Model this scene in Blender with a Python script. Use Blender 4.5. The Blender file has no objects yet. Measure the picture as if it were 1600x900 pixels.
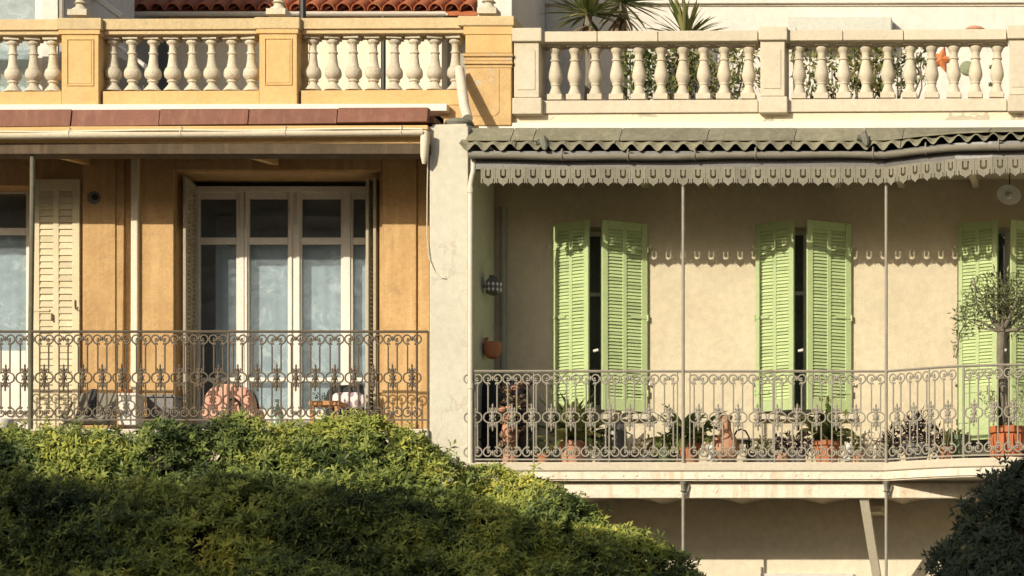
import bpy, bmesh, math, random
import numpy as np
from mathutils import Vector, Matrix
random.seed(7); np.random.seed(7)
R = math.radians
scene = bpy.context.scene
COL = scene.collection

# ------------------------------------------------------------------ camera
D, F, CX, CY = 30.0, 4200.0, 1800.0, 1150.0     # metres to the railings, focal length and principal point in photo pixels
cam = bpy.data.cameras.new('camera'); cam_o = bpy.data.objects.new('camera', cam); COL.objects.link(cam_o)
cam_o.location = (0, -D, 0); cam_o.rotation_euler = (R(90), 0, 0)
cam.sensor_width = 36; cam.lens = 36 * F / 1600
cam.shift_x = (800 - CX) / 1600; cam.shift_y = (CY - 450) / 1600
cam.clip_start = .5; cam.clip_end = 3000
scene.camera = cam_o
# ------------------------------------------------------------------ light
SX, SZ = .55, .48                                # sunlight moves right and down this much per metre of depth
elev = math.atan(SZ / math.hypot(1, SX))
world = bpy.data.worlds.new('World'); scene.world = world; world.use_nodes = True
nt = world.node_tree; bg = nt.nodes['Background']
sky = nt.nodes.new('ShaderNodeTexSky'); sky.sky_type = 'NISHITA'; sky.sun_disc = False
sky.sun_elevation = elev; sky.sun_rotation = math.atan2(-SX, -1)
sky.air_density = 1.0; sky.dust_density = 3.0; sky.ozone_density = .6
nt.links.new(sky.outputs[0], bg.inputs[0]); bg.inputs[1].default_value = .12
sun = bpy.data.lights.new('sun', 'SUN'); sun_o = bpy.data.objects.new('sun', sun); COL.objects.link(sun_o)
sun.energy = 5.0; sun.angle = R(.53); sun.color = (1, .92, .76)
sun_o.rotation_euler = Vector((SX, 1, -SZ)).to_track_quat('-Z', 'Y').to_euler()
vs = scene.view_settings
vs.view_transform = 'Standard'; vs.look = 'None'; vs.exposure = 0.0; vs.gamma = 1; vs.use_curve_mapping = False

# ------------------------------------------------------------------ helpers
def X(px, Y=0.): return (px - CX) * (D + Y) / F
def Z(py, Y=0.): return (CY - py) * (D + Y) / F
def P(px, py, Y=0.): return Vector((X(px, Y), Y, Z(py, Y)))
def S(px, Y=0.): return px * (D + Y) / F

def new_obj(name, me, parent=None, loc=(0, 0, 0)):
    o = bpy.data.objects.new(name, me); COL.objects.link(o)
    o.location = loc
    if parent is not None: o.parent = parent
    return o
def tag(o, label=None, cat=None, group=None, kind=None):
    if label: o['label'] = label
    if cat: o['category'] = cat
    if group: o['group'] = group
    if kind: o['kind'] = kind
    return o
def thing(name, label, cat, loc=(0, 0, 0), group=None):
    o = new_obj(name, None, None, loc); o.empty_display_size = .1
    return tag(o, label, cat, group)
def wloc(o):
    v = Vector((0, 0, 0))
    while o is not None: v += Vector(o.location); o = o.parent
    return v

class MB:
    def __init__(s): s.v = []; s.f = []
    def add(s, vs_, fs):
        n = len(s.v); s.v += [tuple(v) for v in vs_]; s.f += [tuple(i + n for i in f) for f in fs]; return s
    def hexa(s, c):
        return s.add(c, [(0, 3, 2, 1), (4, 5, 6, 7), (0, 1, 5, 4), (1, 2, 6, 5), (2, 3, 7, 6), (3, 0, 4, 7)])
    def box(s, x0, x1, y0, y1, z0, z1):
        return s.hexa([(x0, y0, z0), (x1, y0, z0), (x1, y1, z0), (x0, y1, z0), (x0, y0, z1), (x1, y0, z1), (x1, y1, z1), (x0, y1, z1)])
    def pbox(s, px0, py0, px1, py1, Y0, Y1):      # front face given in photo pixels at depth Y0
        return s.box(X(px0, Y0), X(px1, Y0), Y0, Y1, Z(py1, Y0), Z(py0, Y0))
    def pbox4(s, px0, pyt0, pyb0, px1, pyt1, pyb1, Y0, Y1):   # the same with its ends at two heights
        x0, x1 = X(px0, Y0), X(px1, Y0); b0, t0, b1, t1 = Z(pyb0, Y0), Z(pyt0, Y0), Z(pyb1, Y0), Z(pyt1, Y0)
        return s.hexa([(x0, Y0, b0), (x1, Y0, b1), (x1, Y1, b1), (x0, Y1, b0), (x0, Y0, t0), (x1, Y0, t1), (x1, Y1, t1), (x0, Y1, t0)])
    def tube(s, pts, r, n=8, caps=True, closed=False):
        pts = [Vector(p) for p in pts]; m = len(pts); rs = r if hasattr(r, '__len__') else [r] * m
        vv = []; ref = None
        for i, p in enumerate(pts):
            if closed: t = pts[(i + 1) % m] - pts[i - 1]
            else: t = (pts[min(i + 1, m - 1)] - pts[max(i - 1, 0)])
            t.normalize()
            if ref is None:
                ref = Vector((0, 0, 1)) if abs(t.z) < .9 else Vector((0, 1, 0))
            a = t.cross(ref);
            if a.length < 1e-4: a = t.cross(Vector((1, .3, .2)))
            a.normalize(); b = a.cross(t).normalized(); ref = b
            for k in range(n):
                w = 2 * math.pi * (k + .5) / n
                vv.append(p + (a * math.cos(w) + b * math.sin(w)) * rs[i])
        ff = []
        for i in range(m if closed else m - 1):
            j = (i + 1) % m
            for k in range(n): ff.append((i * n + k, i * n + (k + 1) % n, j * n + (k + 1) % n, j * n + k))
        if caps and not closed: ff += [tuple(range(n))[::-1], tuple((m - 1) * n + k for k in range(n))]
        return s.add(vv, ff)
    def lathe(s, prof, c=(0, 0, 0), n=16, sq=()):
        # prof: list of (r, z); runs marked in sq are left round too (square blocks are added as boxes)
        vv = []; ff = []; m = len(prof)
        for r, z in prof:
            for k in range(n):
                w = 2 * math.pi * k / n; vv.append((c[0] + r * math.cos(w), c[1] + r * math.sin(w), c[2] + z))
        for i in range(m - 1):
            for k in range(n): ff.append((i * n + k, i * n + (k + 1) % n, (i + 1) * n + (k + 1) % n, (i + 1) * n + k))
        ff += [tuple(range(n))[::-1], tuple((m - 1) * n + k for k in range(n))]
        return s.add(vv, ff)
    def prism(s, poly, y0, y1):                    # polygon in the XZ plane pushed along Y
        n = len(poly); vv = [(x, y0, z) for x, z in poly] + [(x, y1, z) for x, z in poly]
        ff = [tuple(range(n)), tuple(range(2 * n - 1, n - 1, -1))] + [(i, (i + 1) % n, n + (i + 1) % n, n + i) for i in range(n)]
        return s.add(vv, ff)
    def sweep(s, path, prof, closed_prof=True, zoff=None):   # path in plan; prof (offset outwards, z)
        m = len(path); n = len(prof); vv = []
        nrm = []
        for i in range(m - 1):
            d = Vector(path[i + 1]) - Vector(path[i]); d.normalize(); nrm.append(Vector((d.y, -d.x)))
        for i in range(m):
            if i == 0: mv = nrm[0]
            elif i == m - 1: mv = nrm[-1]
            else:
                mv = (nrm[i - 1] + nrm[i]).normalized(); mv = mv / max(.3, mv.dot(nrm[i]))
            for o, z in prof:
                vv.append((path[i][0] + mv.x * o, path[i][1] + mv.y * o, z + (zoff[i] if zoff else 0)))
        ff = []
        for i in range(m - 1):
            for k in range(n if closed_prof else n - 1):
                ff.append((i * n + k, i * n + (k + 1) % n, (i + 1) * n + (k + 1) % n, (i + 1) * n + k))
        if closed_prof: ff += [tuple(range(n)), tuple((m - 1) * n + k for k in range(n))[::-1]]
        return s.add(vv, ff)
    def mesh(s, name, mat, org=(0, 0, 0), smooth=True, fix=True, angle=32):
        me = bpy.data.meshes.new(name); o = Vector(org)
        me.from_pydata([(v[0] - o.x, v[1] - o.y, v[2] - o.z) for v in s.v], [], s.f)
        if fix:
            bm = bmesh.new(); bm.from_mesh(me); bmesh.ops.recalc_face_normals(bm, faces=bm.faces); bm.to_mesh(me); bm.free()
        me.materials.append(mat)
        if smooth:
            me.polygons.foreach_set('use_smooth', [True] * len(me.polygons)); me.set_sharp_from_angle(angle=R(angle))
        me.update(); return me
    def build(s, name, mat, parent=None, org=None, bevel=0, **k):
        base = wloc(parent) if parent is not None else Vector((0, 0, 0))
        og = Vector(org) if org is not None else base
        o = new_obj(name, s.mesh(name, mat, og, **k), parent, og - base)
        if bevel:
            b = o.modifiers.new('bevel', 'BEVEL'); b.width = bevel; b.segments = 2; b.limit_method = 'ANGLE'; b.angle_limit = R(40)
        return o
def inst(name, me, parent, wpos, rz=0, scl=None):
    o = new_obj(name, me, parent, Vector(wpos) - (wloc(parent) if parent is not None else Vector((0, 0, 0))))
    o.rotation_euler = (0, 0, rz)
    if scl: o.scale = scl
    return o

# ------------------------------------------------------------------ materials
def nmat(name):
    m = bpy.data.materials.new(name); m.use_nodes = True
    n = m.node_tree.nodes; return m, m.node_tree, n['Principled BSDF']
def ramp(t, fac, stops):
    r = t.nodes.new('ShaderNodeValToRGB'); e = r.color_ramp.elements
    while len(e) > 1: e.remove(e[-1])
    e[0].position = stops[0][0]; e[0].color = (*stops[0][1], 1)
    for p, c in stops[1:]:
        q = e.new(p); q.color = (*c, 1)
    t.links.new(fac, r.inputs[0]); return r.outputs[0]
def noise(t, vec, scale, detail=5, rough=.55, dist=0):
    n = t.nodes.new('ShaderNodeTexNoise'); n.inputs['Scale'].default_value = scale; n.inputs['Detail'].default_value = detail
    n.inputs['Roughness'].default_value = rough; n.inputs['Distortion'].default_value = dist
    t.links.new(vec, n.inputs['Vector']); return n.outputs['Fac']
def pos(t, scl=(1, 1, 1)):
    g = t.nodes.new('ShaderNodeNewGeometry'); m = t.nodes.new('ShaderNodeMapping'); m.inputs['Scale'].default_value = scl
    t.links.new(g.outputs['Position'], m.inputs[0]); return m.outputs[0]
def mixc(t, fac, a, b, mode='MIX'):
    m = t.nodes.new('ShaderNodeMix'); m.data_type = 'RGBA'; m.blend_type = mode
    for s_, v in ((0, fac), (6, a), (7, b)):
        if hasattr(v, 'is_linked') or isinstance(v, bpy.types.NodeSocket): t.links.new(v, m.inputs[s_])
        elif s_ == 0: m.inputs[0].default_value = v
        else: m.inputs[s_].default_value = (*v, 1)
    return m.outputs[2]
def bump(t, b, h, strength, dist=.01):
    n = t.nodes.new('ShaderNodeBump'); n.inputs['Strength'].default_value = strength; n.inputs['Distance'].default_value = dist
    t.links.new(h, n.inputs['Height']); t.links.new(n.outputs[0], b.inputs['Normal'])
def surf(name, c1, c2, rough=.85, scale=2.5, streak=None, peel=None, crack=None, bmp=.35, fine=60, spec=.25, dirt_haze=None, metal=0, ov=0):
    """mottled surface; streak=(colour, amount) vertical runs; peel=(colour, threshold) patches; crack=(colour, scale)"""
    m, t, b = nmat(name); v = pos(t)
    n1 = noise(t, v, scale, 8, .62, .4)
    c = ramp(t, n1, [(.28, c2), (.68, c1)])
    n2 = noise(t, v, scale * 9, 5, .6)
    c = mixc(t, .5, c, ramp(t, n2, [(.25, (.62, .62, .62)), (.75, (1., 1., 1.))]), 'MULTIPLY')
    if streak:
        vv = pos(t, (7, 7, .35)); ns = noise(t, vv, 1.6, 5, .6)
        f = ramp(t, ns, [(.5, (0, 0, 0)), (.72, (streak[1],) * 3)]); c = mixc(t, f, c, streak[0])
    if dirt_haze:
        nd = noise(t, v, scale * 2.1, 10, .72, 1.2)
        f = ramp(t, nd, [(.54, (0, 0, 0)), (.74, (dirt_haze[1],) * 3)]); c = mixc(t, f, c, dirt_haze[0])
    h = n2
    if peel:
        np_ = noise(t, v, 3.6, 9, .6, .6)
        f = ramp(t, np_, [(peel[1], (0, 0, 0)), (peel[1] + .012, (1, 1, 1))]); c = mixc(t, f, c, peel[0])
    if crack:
        vo = t.nodes.new('ShaderNodeTexVoronoi'); vo.feature = 'DISTANCE_TO_EDGE'; vo.inputs['Scale'].default_value = crack[1]
        mm = t.nodes.new('ShaderNodeVectorMath'); mm.operation = 'ADD'
        nn = t.nodes.new('ShaderNodeTexNoise'); nn.inputs['Scale'].default_value = 2.2; nn.inputs['Detail'].default_value = 6
        t.links.new(v, nn.inputs['Vector']); t.links.new(v, mm.inputs[0]); t.links.new(nn.outputs['Color'], mm.inputs[1]); t.links.new(mm.outputs[0], vo.inputs['Vector'])
        f = ramp(t, vo.outputs['Distance'], [(.0, (.6, .6, .6)), (.006, (.4, .4, .4)), (.011, (0, 0, 0))])
        gate = ramp(t, noise(t, v, .9, 2), [(.42, (0, 0, 0)), (.5, (1, 1, 1))])
        c = mixc(t, mixc(t, 1.0, f, gate, 'MULTIPLY'), c, crack[0])
    if ov:
        oi = t.nodes.new('ShaderNodeObjectInfo'); c = mixc(t, 1.0, c, ramp(t, oi.outputs['Random'], [(0, (1 - ov,) * 3), (.5, (1, 1, 1 - ov * .3)), (1, (1 + ov * .5,) * 3)]), 'MULTIPLY')
    t.links.new(c, b.inputs['Base Color']); b.inputs['Roughness'].default_value = rough; b.inputs['Metallic'].default_value = metal
    b.inputs['Specular IOR Level'].default_value = spec
    hf = noise(t, v, fine, 4, .6)
    ad = t.nodes.new('ShaderNodeMath'); ad.operation = 'ADD'; t.links.new(hf, ad.inputs[0]); t.links.new(h, ad.inputs[1])
    bump(t, b, ad.outputs[0], bmp, .012)
    return m
def flat(name, c, rough=.6, metal=0, spec=.4, var=.25, scale=14):
    return surf(name, c, tuple(x * (1 - var) for x in c), rough, scale, bmp=.12, spec=spec, metal=metal)
def leafmat(name, cols, trans=.35, rough=.42, varscale=1.2):
    m, t, b = nmat(name)
    a = t.nodes.new('ShaderNodeAttribute'); a.attribute_name = 'tint'
    c = ramp(t, a.outputs['Fac'], cols)
    t.links.new(c, b.inputs['Base Color']); b.inputs['Roughness'].default_value = rough; b.inputs['Specular IOR Level'].default_value = .16
    tr = t.nodes.new('ShaderNodeBsdfTranslucent'); t.links.new(c, tr.inputs[0])
    mx = t.nodes.new('ShaderNodeMixShader'); mx.inputs[0].default_value = trans
    out = t.nodes['Material Output']
    t.links.new(b.outputs[0], mx.inputs[1]); t.links.new(tr.outputs[0], mx.inputs[2]); t.links.new(mx.outputs[0], out.inputs[0])
    return m
def glassmat(name, tint=(.85, .9, .92), dirt_haze=.1):
    m, t, b = nmat(name); out = t.nodes['Material Output']
    tr = t.nodes.new('ShaderNodeBsdfTransparent'); tr.inputs[0].default_value = (*tint, 1)
    gl = t.nodes.new('ShaderNodeBsdfGlossy'); gl.inputs['Roughness'].default_value = .02
    fr = t.nodes.new('ShaderNodeFresnel'); fr.inputs[0].default_value = 1.42
    mx = t.nodes.new('ShaderNodeMixShader'); t.links.new(fr.outputs[0], mx.inputs[0]); t.links.new(tr.outputs[0], mx.inputs[1]); t.links.new(gl.outputs[0], mx.inputs[2])
    df = t.nodes.new('ShaderNodeBsdfDiffuse'); df.inputs[0].default_value = (.6, .68, .72, 1)  # bluish haze over the pane, painted in for reflected sky
    m2 = t.nodes.new('ShaderNodeMixShader')
    f = ramp(t, noise(t, pos(t, (2, 1, 4)), 2.2, 8, .65, .8), [(.35, (dirt_haze * .3,) * 3), (.75, (dirt_haze,) * 3)])
    t.links.new(f, m2.inputs[0]); t.links.new(mx.outputs[0], m2.inputs[1]); t.links.new(df.outputs[0], m2.inputs[2])
    nb = t.nodes.new('ShaderNodeBump'); nb.inputs['Strength'].default_value = .05; nb.inputs['Distance'].default_value = .02
    t.links.new(noise(t, pos(t), 1.5, 2), nb.inputs['Height']); t.links.new(nb.outputs[0], gl.inputs['Normal'])
    t.links.new(m2.outputs[0], out.inputs[0]); return m

M = {}
M['ochre'] = surf('ochre_plaster', (.575, .37, .17), (.43, .26, .11), .9, 2.2, streak=((.68, .47, .24), .4), dirt_haze=((.34, .215, .105), .8), bmp=.7)
M['ochre_trim'] = surf('ochre_trim', (.66, .45, .20), (.58, .37, .15), .85, 2.2, streak=((.52, .38, .2), .45), dirt_haze=((.45, .34, .2), .4))
M['ochre_worn'] = surf('worn_ochre_plaster', (.64, .44, .21), (.50, .32, .14), .9, 4.5, peel=((.44, .40, .31), .64), dirt_haze=((.4, .3, .18), .6), bmp=.6)
M['stone_pale'] = surf('pale_stone', (.68, .61, .48), (.58, .51, .39), .9, 6, streak=((.44, .39, .3), .5), dirt_haze=((.34, .3, .22), .7), bmp=.7, ov=0.12)
M['coping'] = surf('weathered_coping', (.62, .48, .27), (.53, .40, .22), .9, 3, streak=((.40, .33, .22), .5), dirt_haze=((.36, .30, .2), .6), bmp=.5, ov=0.08)
M['stone_cream'] = surf('cream_stone', (.595, .525, .41), (.535, .47, .355), .85, 2.5, streak=((.6, .52, .38), .4), dirt_haze=((.55, .46, .32), .35), bmp=.25, ov=0.06)
M['stone_peel'] = surf('peeling_cream_band', (.74, .65, .48), (.68, .58, .42), .85, 3, peel=((.42, .37, .28), .62), dirt_haze=((.5, .42, .3), .5), bmp=.4)
M['cream'] = surf('cream_plaster', (.655, .57, .41), (.57, .485, .335), .92, 1.3, streak=((.55, .47, .33), .35), dirt_haze=((.47, .42, .30), .7), bmp=.7)
M['cream_light'] = surf('light_cream_plaster', (.76, .68, .52), (.70, .62, .46), .92, 1.1, dirt_haze=((.64, .55, .4), .4), bmp=.4)
M['bounce_tile'] = surf('white_bounce_tile', (.82, .79, .72), (.76, .73, .66), .5, 3, dirt_haze=((.6, .55, .46), .3), bmp=.1)  # white floor added to throw bounce light onto the shaded walls
M['party'] = surf('party_wall_plaster', (.61, .58, .47), (.55, .515, .405), .92, 1.3, streak=((.52, .46, .34), .55), crack=((.40, .355, .27), .85), dirt_haze=((.52, .46, .34), .4), bmp=.4)
M['white'] = surf('white_paint', (.74, .70, .62), (.68, .63, .54), .55, 4, streak=((.6, .52, .42), .3), dirt_haze=((.55, .45, .33), .3), bmp=.15)
M['white_wall'] = surf('white_plaster', (.65, .615, .56), (.61, .575, .51), .9, 1.5, streak=((.68, .63, .54), .3), bmp=.3)
M['white_rust'] = surf('rust_stained_white_paint', (.78, .71, .58), (.72, .64, .5), .7, 3, streak=((.50, .31, .16), .55), dirt_haze=((.36, .2, .1), .85), bmp=.4)
M['trim_cream'] = surf('cream_paint', (.77, .69, .53), (.71, .62, .46), .6, 4, streak=((.55, .45, .32), .4), bmp=.15)
M['red_roof'] = surf('red_painted_sheet', (.235, .10, .066), (.17, .075, .05), .7, 5, streak=((.36, .2, .13), .35), dirt_haze=((.2, .1, .07), .5), bmp=.3, ov=0.15)
M['grey_roof'] = surf('grey_fibre_cement', (.27, .25, .175), (.20, .185, .125), .95, 3.5, streak=((.35, .32, .23), .5), dirt_haze=((.11, .105, .075), .7), bmp=.9, ov=0.14)
M['zinc'] = surf('zinc_gutter', (.29, .265, .21), (.22, .2, .15), .6, 5, dirt_haze=((.14, .13, .1), .6), bmp=.25, spec=.4)
M['valance'] = surf('grey_painted_board', (.235, .215, .165), (.19, .175, .135), .75, 5, streak=((.29, .265, .205), .4), dirt_haze=((.14, .13, .1), .4), bmp=.3, ov=0.12)
M['brown_wood'] = surf('brown_board', (.20, .14, .085), (.15, .1, .06), .85, 4, streak=((.27, .2, .13), .4), bmp=.4)
M['shaded_beam'] = surf('shaded_brown_beam', (.11, .078, .048), (.075, .052, .032), .85, 4, streak=((.17, .125, .08), .5), bmp=.4)  # darker copy of the brown board, gutter shade put into its colour
M['iron_l'] = surf('brown_painted_iron', (.15, .115, .075), (.10, .078, .05), .6, 9, dirt_haze=((.26, .16, .08), .5), bmp=.3, spec=.4)
M['iron_r'] = surf('taupe_painted_iron', (.33, .30, .235), (.265, .24, .185), .6, 9, dirt_haze=((.33, .2, .1), .5), bmp=.3, spec=.4)
M['pole_green'] = surf('green_grey_iron', (.16, .15, .10), (.11, .1, .07), .6, 9, dirt_haze=((.2, .14, .08), .5), bmp=.3)
M['green'] = surf('pale_green_shutter_paint', (.49, .585, .295), (.43, .525, .255), .55, 5, streak=((.47, .55, .30), .4), dirt_haze=((.30, .34, .17), .6), bmp=.2, spec=.3, ov=0.16)
M['cream_shutter'] = surf('cream_shutter_paint', (.66, .57, .38), (.57, .48, .31), .65, 5, streak=((.5, .42, .27), .4), dirt_haze=((.45, .37, .24), .5), bmp=.2, ov=0.14)
M['grey_shutter'] = surf('grey_beige_shutter_paint', (.44, .38, .28), (.37, .31, .22), .65, 5, streak=((.5, .45, .36), .3), bmp=.2, ov=0.12)
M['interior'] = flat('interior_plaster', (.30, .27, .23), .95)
M['reflection_sheet'] = surf('blue_grey_reflection', (.36, .42, .455), (.26, .315, .35), .9, 1.7, dirt_haze=((.66, .70, .70), .95), bmp=.2)  # blue grey with white patches, sky reflections put into the colour
M['glass'] = glassmat('window_glass', (.96, .98, .98), dirt_haze=.14)
M['glass_bright'] = glassmat('terrace_glass', (.8, .9, .92), dirt_haze=.45)
M['terracotta'] = surf('terracotta', (.48, .19, .095), (.40, .15, .07), .85, 9, dirt_haze=((.55, .36, .24), .5), bmp=.4, ov=0.12)
M['terracotta_pale'] = surf('pale_terracotta', (.58, .31, .19), (.5, .25, .15), .85, 9, dirt_haze=((.62, .47, .34), .5), bmp=.4)
M['tile'] = surf('roof_tile_clay', (.46, .15, .065), (.36, .11, .05), .85, 7, dirt_haze=((.5, .3, .18), .5), bmp=.5, ov=0.28)
M['pot_orange'] = flat('orange_pot', (.56, .17, .06), .6)
M['salmon'] = flat('salmon_fabric', (.74, .41, .30), .95, var=.12, scale=5)
M['grey_fabric'] = flat('grey_fabric', (.25, .23, .18), .95)
M['charcoal'] = flat('charcoal_fabric', (.045, .047, .05), .9)
M['dark_blue'] = flat('dark_blue_cover', (.018, .02, .03), .6)
M['black_iron'] = flat('black_iron', (.02, .018, .016), .5)
M['dark_pot'] = flat('grey_glazed_pot', (.14, .13, .125), .35)
M['green_pot'] = flat('green_glazed_pot', (.12, .17, .08), .4)
M['mint'] = flat('mint_glass', (.42, .52, .42), .3)
M['orange_wood'] = flat('orange_wood', (.55, .26, .10), .7)
M['enamel'] = flat('white_enamel', (.50, .48, .42), .3)
M['bulb'] = flat('bulb_glass', (.6, .58, .5), .15)
M['soil'] = flat('soil', (.05, .035, .025), .95)
M['starfish'] = flat('orange_ceramic', (.60, .19, .06), .6)
M['sage'] = surf('sage_ceramic', (.30, .33, .2), (.2, .24, .14), .6, 30, bmp=.6)
M['pipe'] = surf('cream_pipe', (.68, .62, .5), (.6, .53, .42), .5, 6, streak=((.5, .42, .3), .3), bmp=.1)
M['pipe_grey'] = surf('grey_pipe', (.36, .34, .28), (.3, .28, .23), .6, 6, bmp=.1)
M['cowl'] = surf('grey_clay_cowl', (.20, .195, .15), (.14, .14, .11), .8, 8, bmp=.4)
M['bark'] = surf('bark', (.27, .235, .18), (.17, .145, .11), .95, 12, bmp=1.)
M['core_shade'] = surf('dark_shade_core', (.05, .042, .03), (.035, .03, .022), .95, 12, bmp=1.)  # near black for the shrub cores, stands in for shade inside the crowns
M['asphalt'] = surf('asphalt', (.06, .058, .055), (.045, .044, .042), .95, 3, bmp=.4)
M['paving'] = surf('pale_paving', (.46, .41, .33), (.40, .35, .28), .95, 2, bmp=.4)
M['garden'] = surf('sandy_gravel', (.36, .30, .22), (.29, .24, .17), .95, 2, bmp=.8)
M['far_wall'] = surf('far_plaster', (.52, .43, .31), (.45, .36, .26), .95, 1, bmp=.3)
M['leaf'] = leafmat('shrub_leaves', [(0, (.018, .032, .011)), (.3, (.085, .12, .036)), (.6, (.32, .36, .08)), (1, (.62, .56, .11))], .28, .45)
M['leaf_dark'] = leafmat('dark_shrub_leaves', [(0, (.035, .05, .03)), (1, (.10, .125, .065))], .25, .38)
M['leaf_house'] = leafmat('house_plant_leaves', [(0, (.05, .08, .026)), (.45, (.13, .17, .05)), (1, (.34, .34, .13))], .35, .4)
M['leaf_purple'] = leafmat('purple_leaves', [(0, (.025, .012, .02)), (.7, (.06, .03, .045)), (1, (.10, .07, .05))], .2, .45)
M['leaf_olive'] = leafmat('olive_leaves', [(0, (.06, .072, .03)), (.6, (.15, .16, .075)), (1, (.28, .27, .15))], .25, .5)
M['leaf_yucca'] = leafmat('yucca_leaves', [(0, (.06, .085, .025)), (.5, (.15, .18, .055)), (1, (.36, .34, .13))], .3, .45)
M['leaf_dry'] = leafmat('dry_leaves', [(0, (.16, .11, .06)), (.6, (.36, .27, .16)), (1, (.5, .4, .26))], .25, .8)
M['leaf_jasmine'] = leafmat('climber_leaves', [(0, (.06, .085, .025)), (.5, (.2, .22, .07)), (1, (.5, .42, .2))], .35, .5)
M['box_paint'] = flat('pale_grey_green_paint', (.50, .50, .43), .5, var=.08, scale=3)
M['petal'] = flat('white_ornament', (.76, .72, .64), .6)
M['dots'] = surf('spotted_cushion', (.72, .62, .58), (.70, .6, .56), .95, 3, bmp=.2)
def dots_mat(m):
    t = m.node_tree; b = t.nodes['Principled BSDF']
    vo = t.nodes.new('ShaderNodeTexVoronoi'); vo.inputs['Scale'].default_value = 8.5; vo.inputs['Randomness'].default_value = .35
    t.links.new(pos(t, (1, .01, 1)), vo.inputs['Vector'])
    c = ramp(t, vo.outputs['Distance'], [(.0, (.30, .22, .26)), (.33, (.34, .25, .29)), (.36, (.74, .64, .6))]); t.links.new(c, b.inputs['Base Color'])
dots_mat(M['dots'])

# ------------------------------------------------------------------ the setting
def struct(name, mb, mat):
    o = mb.build(name, mat, fix=True, smooth=False); o['kind'] = 'structure'; return o
GZ = -1.6
struct('ground', MB().add([(-1500, -1500, GZ), (1500, -1500, GZ), (1500, 1500, GZ), (-1500, 1500, GZ)], [(0, 1, 2, 3)]), M['garden'])
struct('street', MB().add([(-300, -28, GZ + .004), (300, -28, GZ + .004), (300, -11, GZ + .004), (-300, -11, GZ + .004)], [(0, 1, 2, 3)]), M['asphalt'])
struct('pavement', MB().box(-300, 300, -11, -8.8, GZ - .05, GZ + .13), M['paving'])
struct('front_terrace', MB().box(-40, 30, -2.2, 1.1, GZ - .05, GZ + .12), M['paving'])

# ------------------------------------------------------------------ ochre house (left)
YL = 1.15; YLW = 1.70
oh = thing('ochre_house', 'ochre plastered house with tall white French windows and deep shaded veranda', 'house', (X(330, YL), YL, GZ))
FL = Z(672, 0.)                                   # balcony floor of the left house
TOPL = Z(168, YL)
xl, xr = -19.0, X(672, YL)
ox0, ox1 = X(275, YL), X(593, YL); oz1 = Z(268, YL)     # big opening
wx1 = X(46, YL); wz1 = Z(290, YL)                        # opening at the left edge
w = MB()
w.box(wx1, ox0, YL, YL + .6, FL - .3, TOPL); w.box(ox1, xr, YL, YL + .6, FL - .3, TOPL)
w.box(ox0, ox1, YL, YL + .6, oz1, TOPL); w.box(xl, X(-190, YL), YL, YL + .6, FL - .3, TOPL); w.box(X(-190, YL), wx1, YL, YL + .6, wz1, TOPL)
w.box(xl, xr, YL, YL + .6, GZ, FL - .3)
w.build('wall', M['ochre'], oh, smooth=False)
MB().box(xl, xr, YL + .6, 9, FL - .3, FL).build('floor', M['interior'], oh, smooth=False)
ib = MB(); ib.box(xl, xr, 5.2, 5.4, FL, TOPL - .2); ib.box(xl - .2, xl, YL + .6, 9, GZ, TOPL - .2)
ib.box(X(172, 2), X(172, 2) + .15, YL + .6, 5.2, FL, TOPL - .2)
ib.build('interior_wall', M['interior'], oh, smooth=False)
MB().box(xl, xr, YL + .02, 12, TOPL - .2, TOPL - .003).build('terrace_slab', M['paving'], oh, smooth=False)
# raised plaster strips (pilasters) on the ochre wall
def strip(px0, px1, py0, py1, d, mat='ochre', par=oh, name='pilaster'):
    return MB().pbox(px0, py0, px1, py1, YL - d, YL + .001).build(name, M[mat], par, bevel=.006, smooth=False)
strip(129, 180, 243, 690, .05); strip(180, 194, 243, 690, .028); strip(218, 271, 243, 690, .045)
strip(597, 650, 243, 690, .045); strip(653, 671, 243, 690, .02)
strip(271, 597, 246, 266, .03, name='lintel')
# plaster hole with an old pipe stub
c = P(147, 309, YL - .05); MB().tube([c + Vector((0, -.012, 0)), c + Vector((0, .02, 0))], .075, 18).build('pipe_collar', M['cowl'], oh)
MB().tube([c + Vector((.015, -.03, .005)), c + Vector((.015, 0, .005))], .036, 14).build('pipe_stub', M['black_iron'], oh)
# square downpipe on the wall
MB().pbox(204, 244, 215, 690, YL - .11, YL - .03).build('downpipe', M['trim_cream'], oh, bevel=.012)

def window(parent, Yw, px_out, py_top, py_bot, cols, rows, fw_mat, d=.06, name='window'):
    """cols/rows: pane pixel ranges; the frame is everything between them"""
    f = MB(); xs = sorted([px_out[0]] + [v for c_ in cols for v in c_] + [px_out[1]])
    ys = [py_top] + [v for r_ in rows for v in r_] + [py_bot]
    for i in range(0, len(xs), 2): f.pbox(xs[i], py_top, xs[i + 1], py_bot, Yw, Yw + d)
    for c_ in cols:
        for i in range(0, len(ys), 2): f.pbox(c_[0], ys[i], c_[1], ys[i + 1], Yw + .008, Yw + d - .008)
    fo = f.build(name, M[fw_mat], parent, bevel=.005, smooth=False)
    for c_ in cols:
        for r_ in rows:
            MB().pbox(c_[0] - .4, r_[0] - .4, c_[1] + .4, r_[1] + .4, Yw + d * .45, Yw + d * .45 + .005).build('pane', M['glass'], fo, smooth=False)
    return fo
cols = [(312, 369), (389, 449.5), (471, 532.5), (551, 571)]
rows = [(311, 371), (382, 590), (596, 640)]
wf = window(oh, YLW, (296, 600), 297, 695, cols, rows, 'white')
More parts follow.
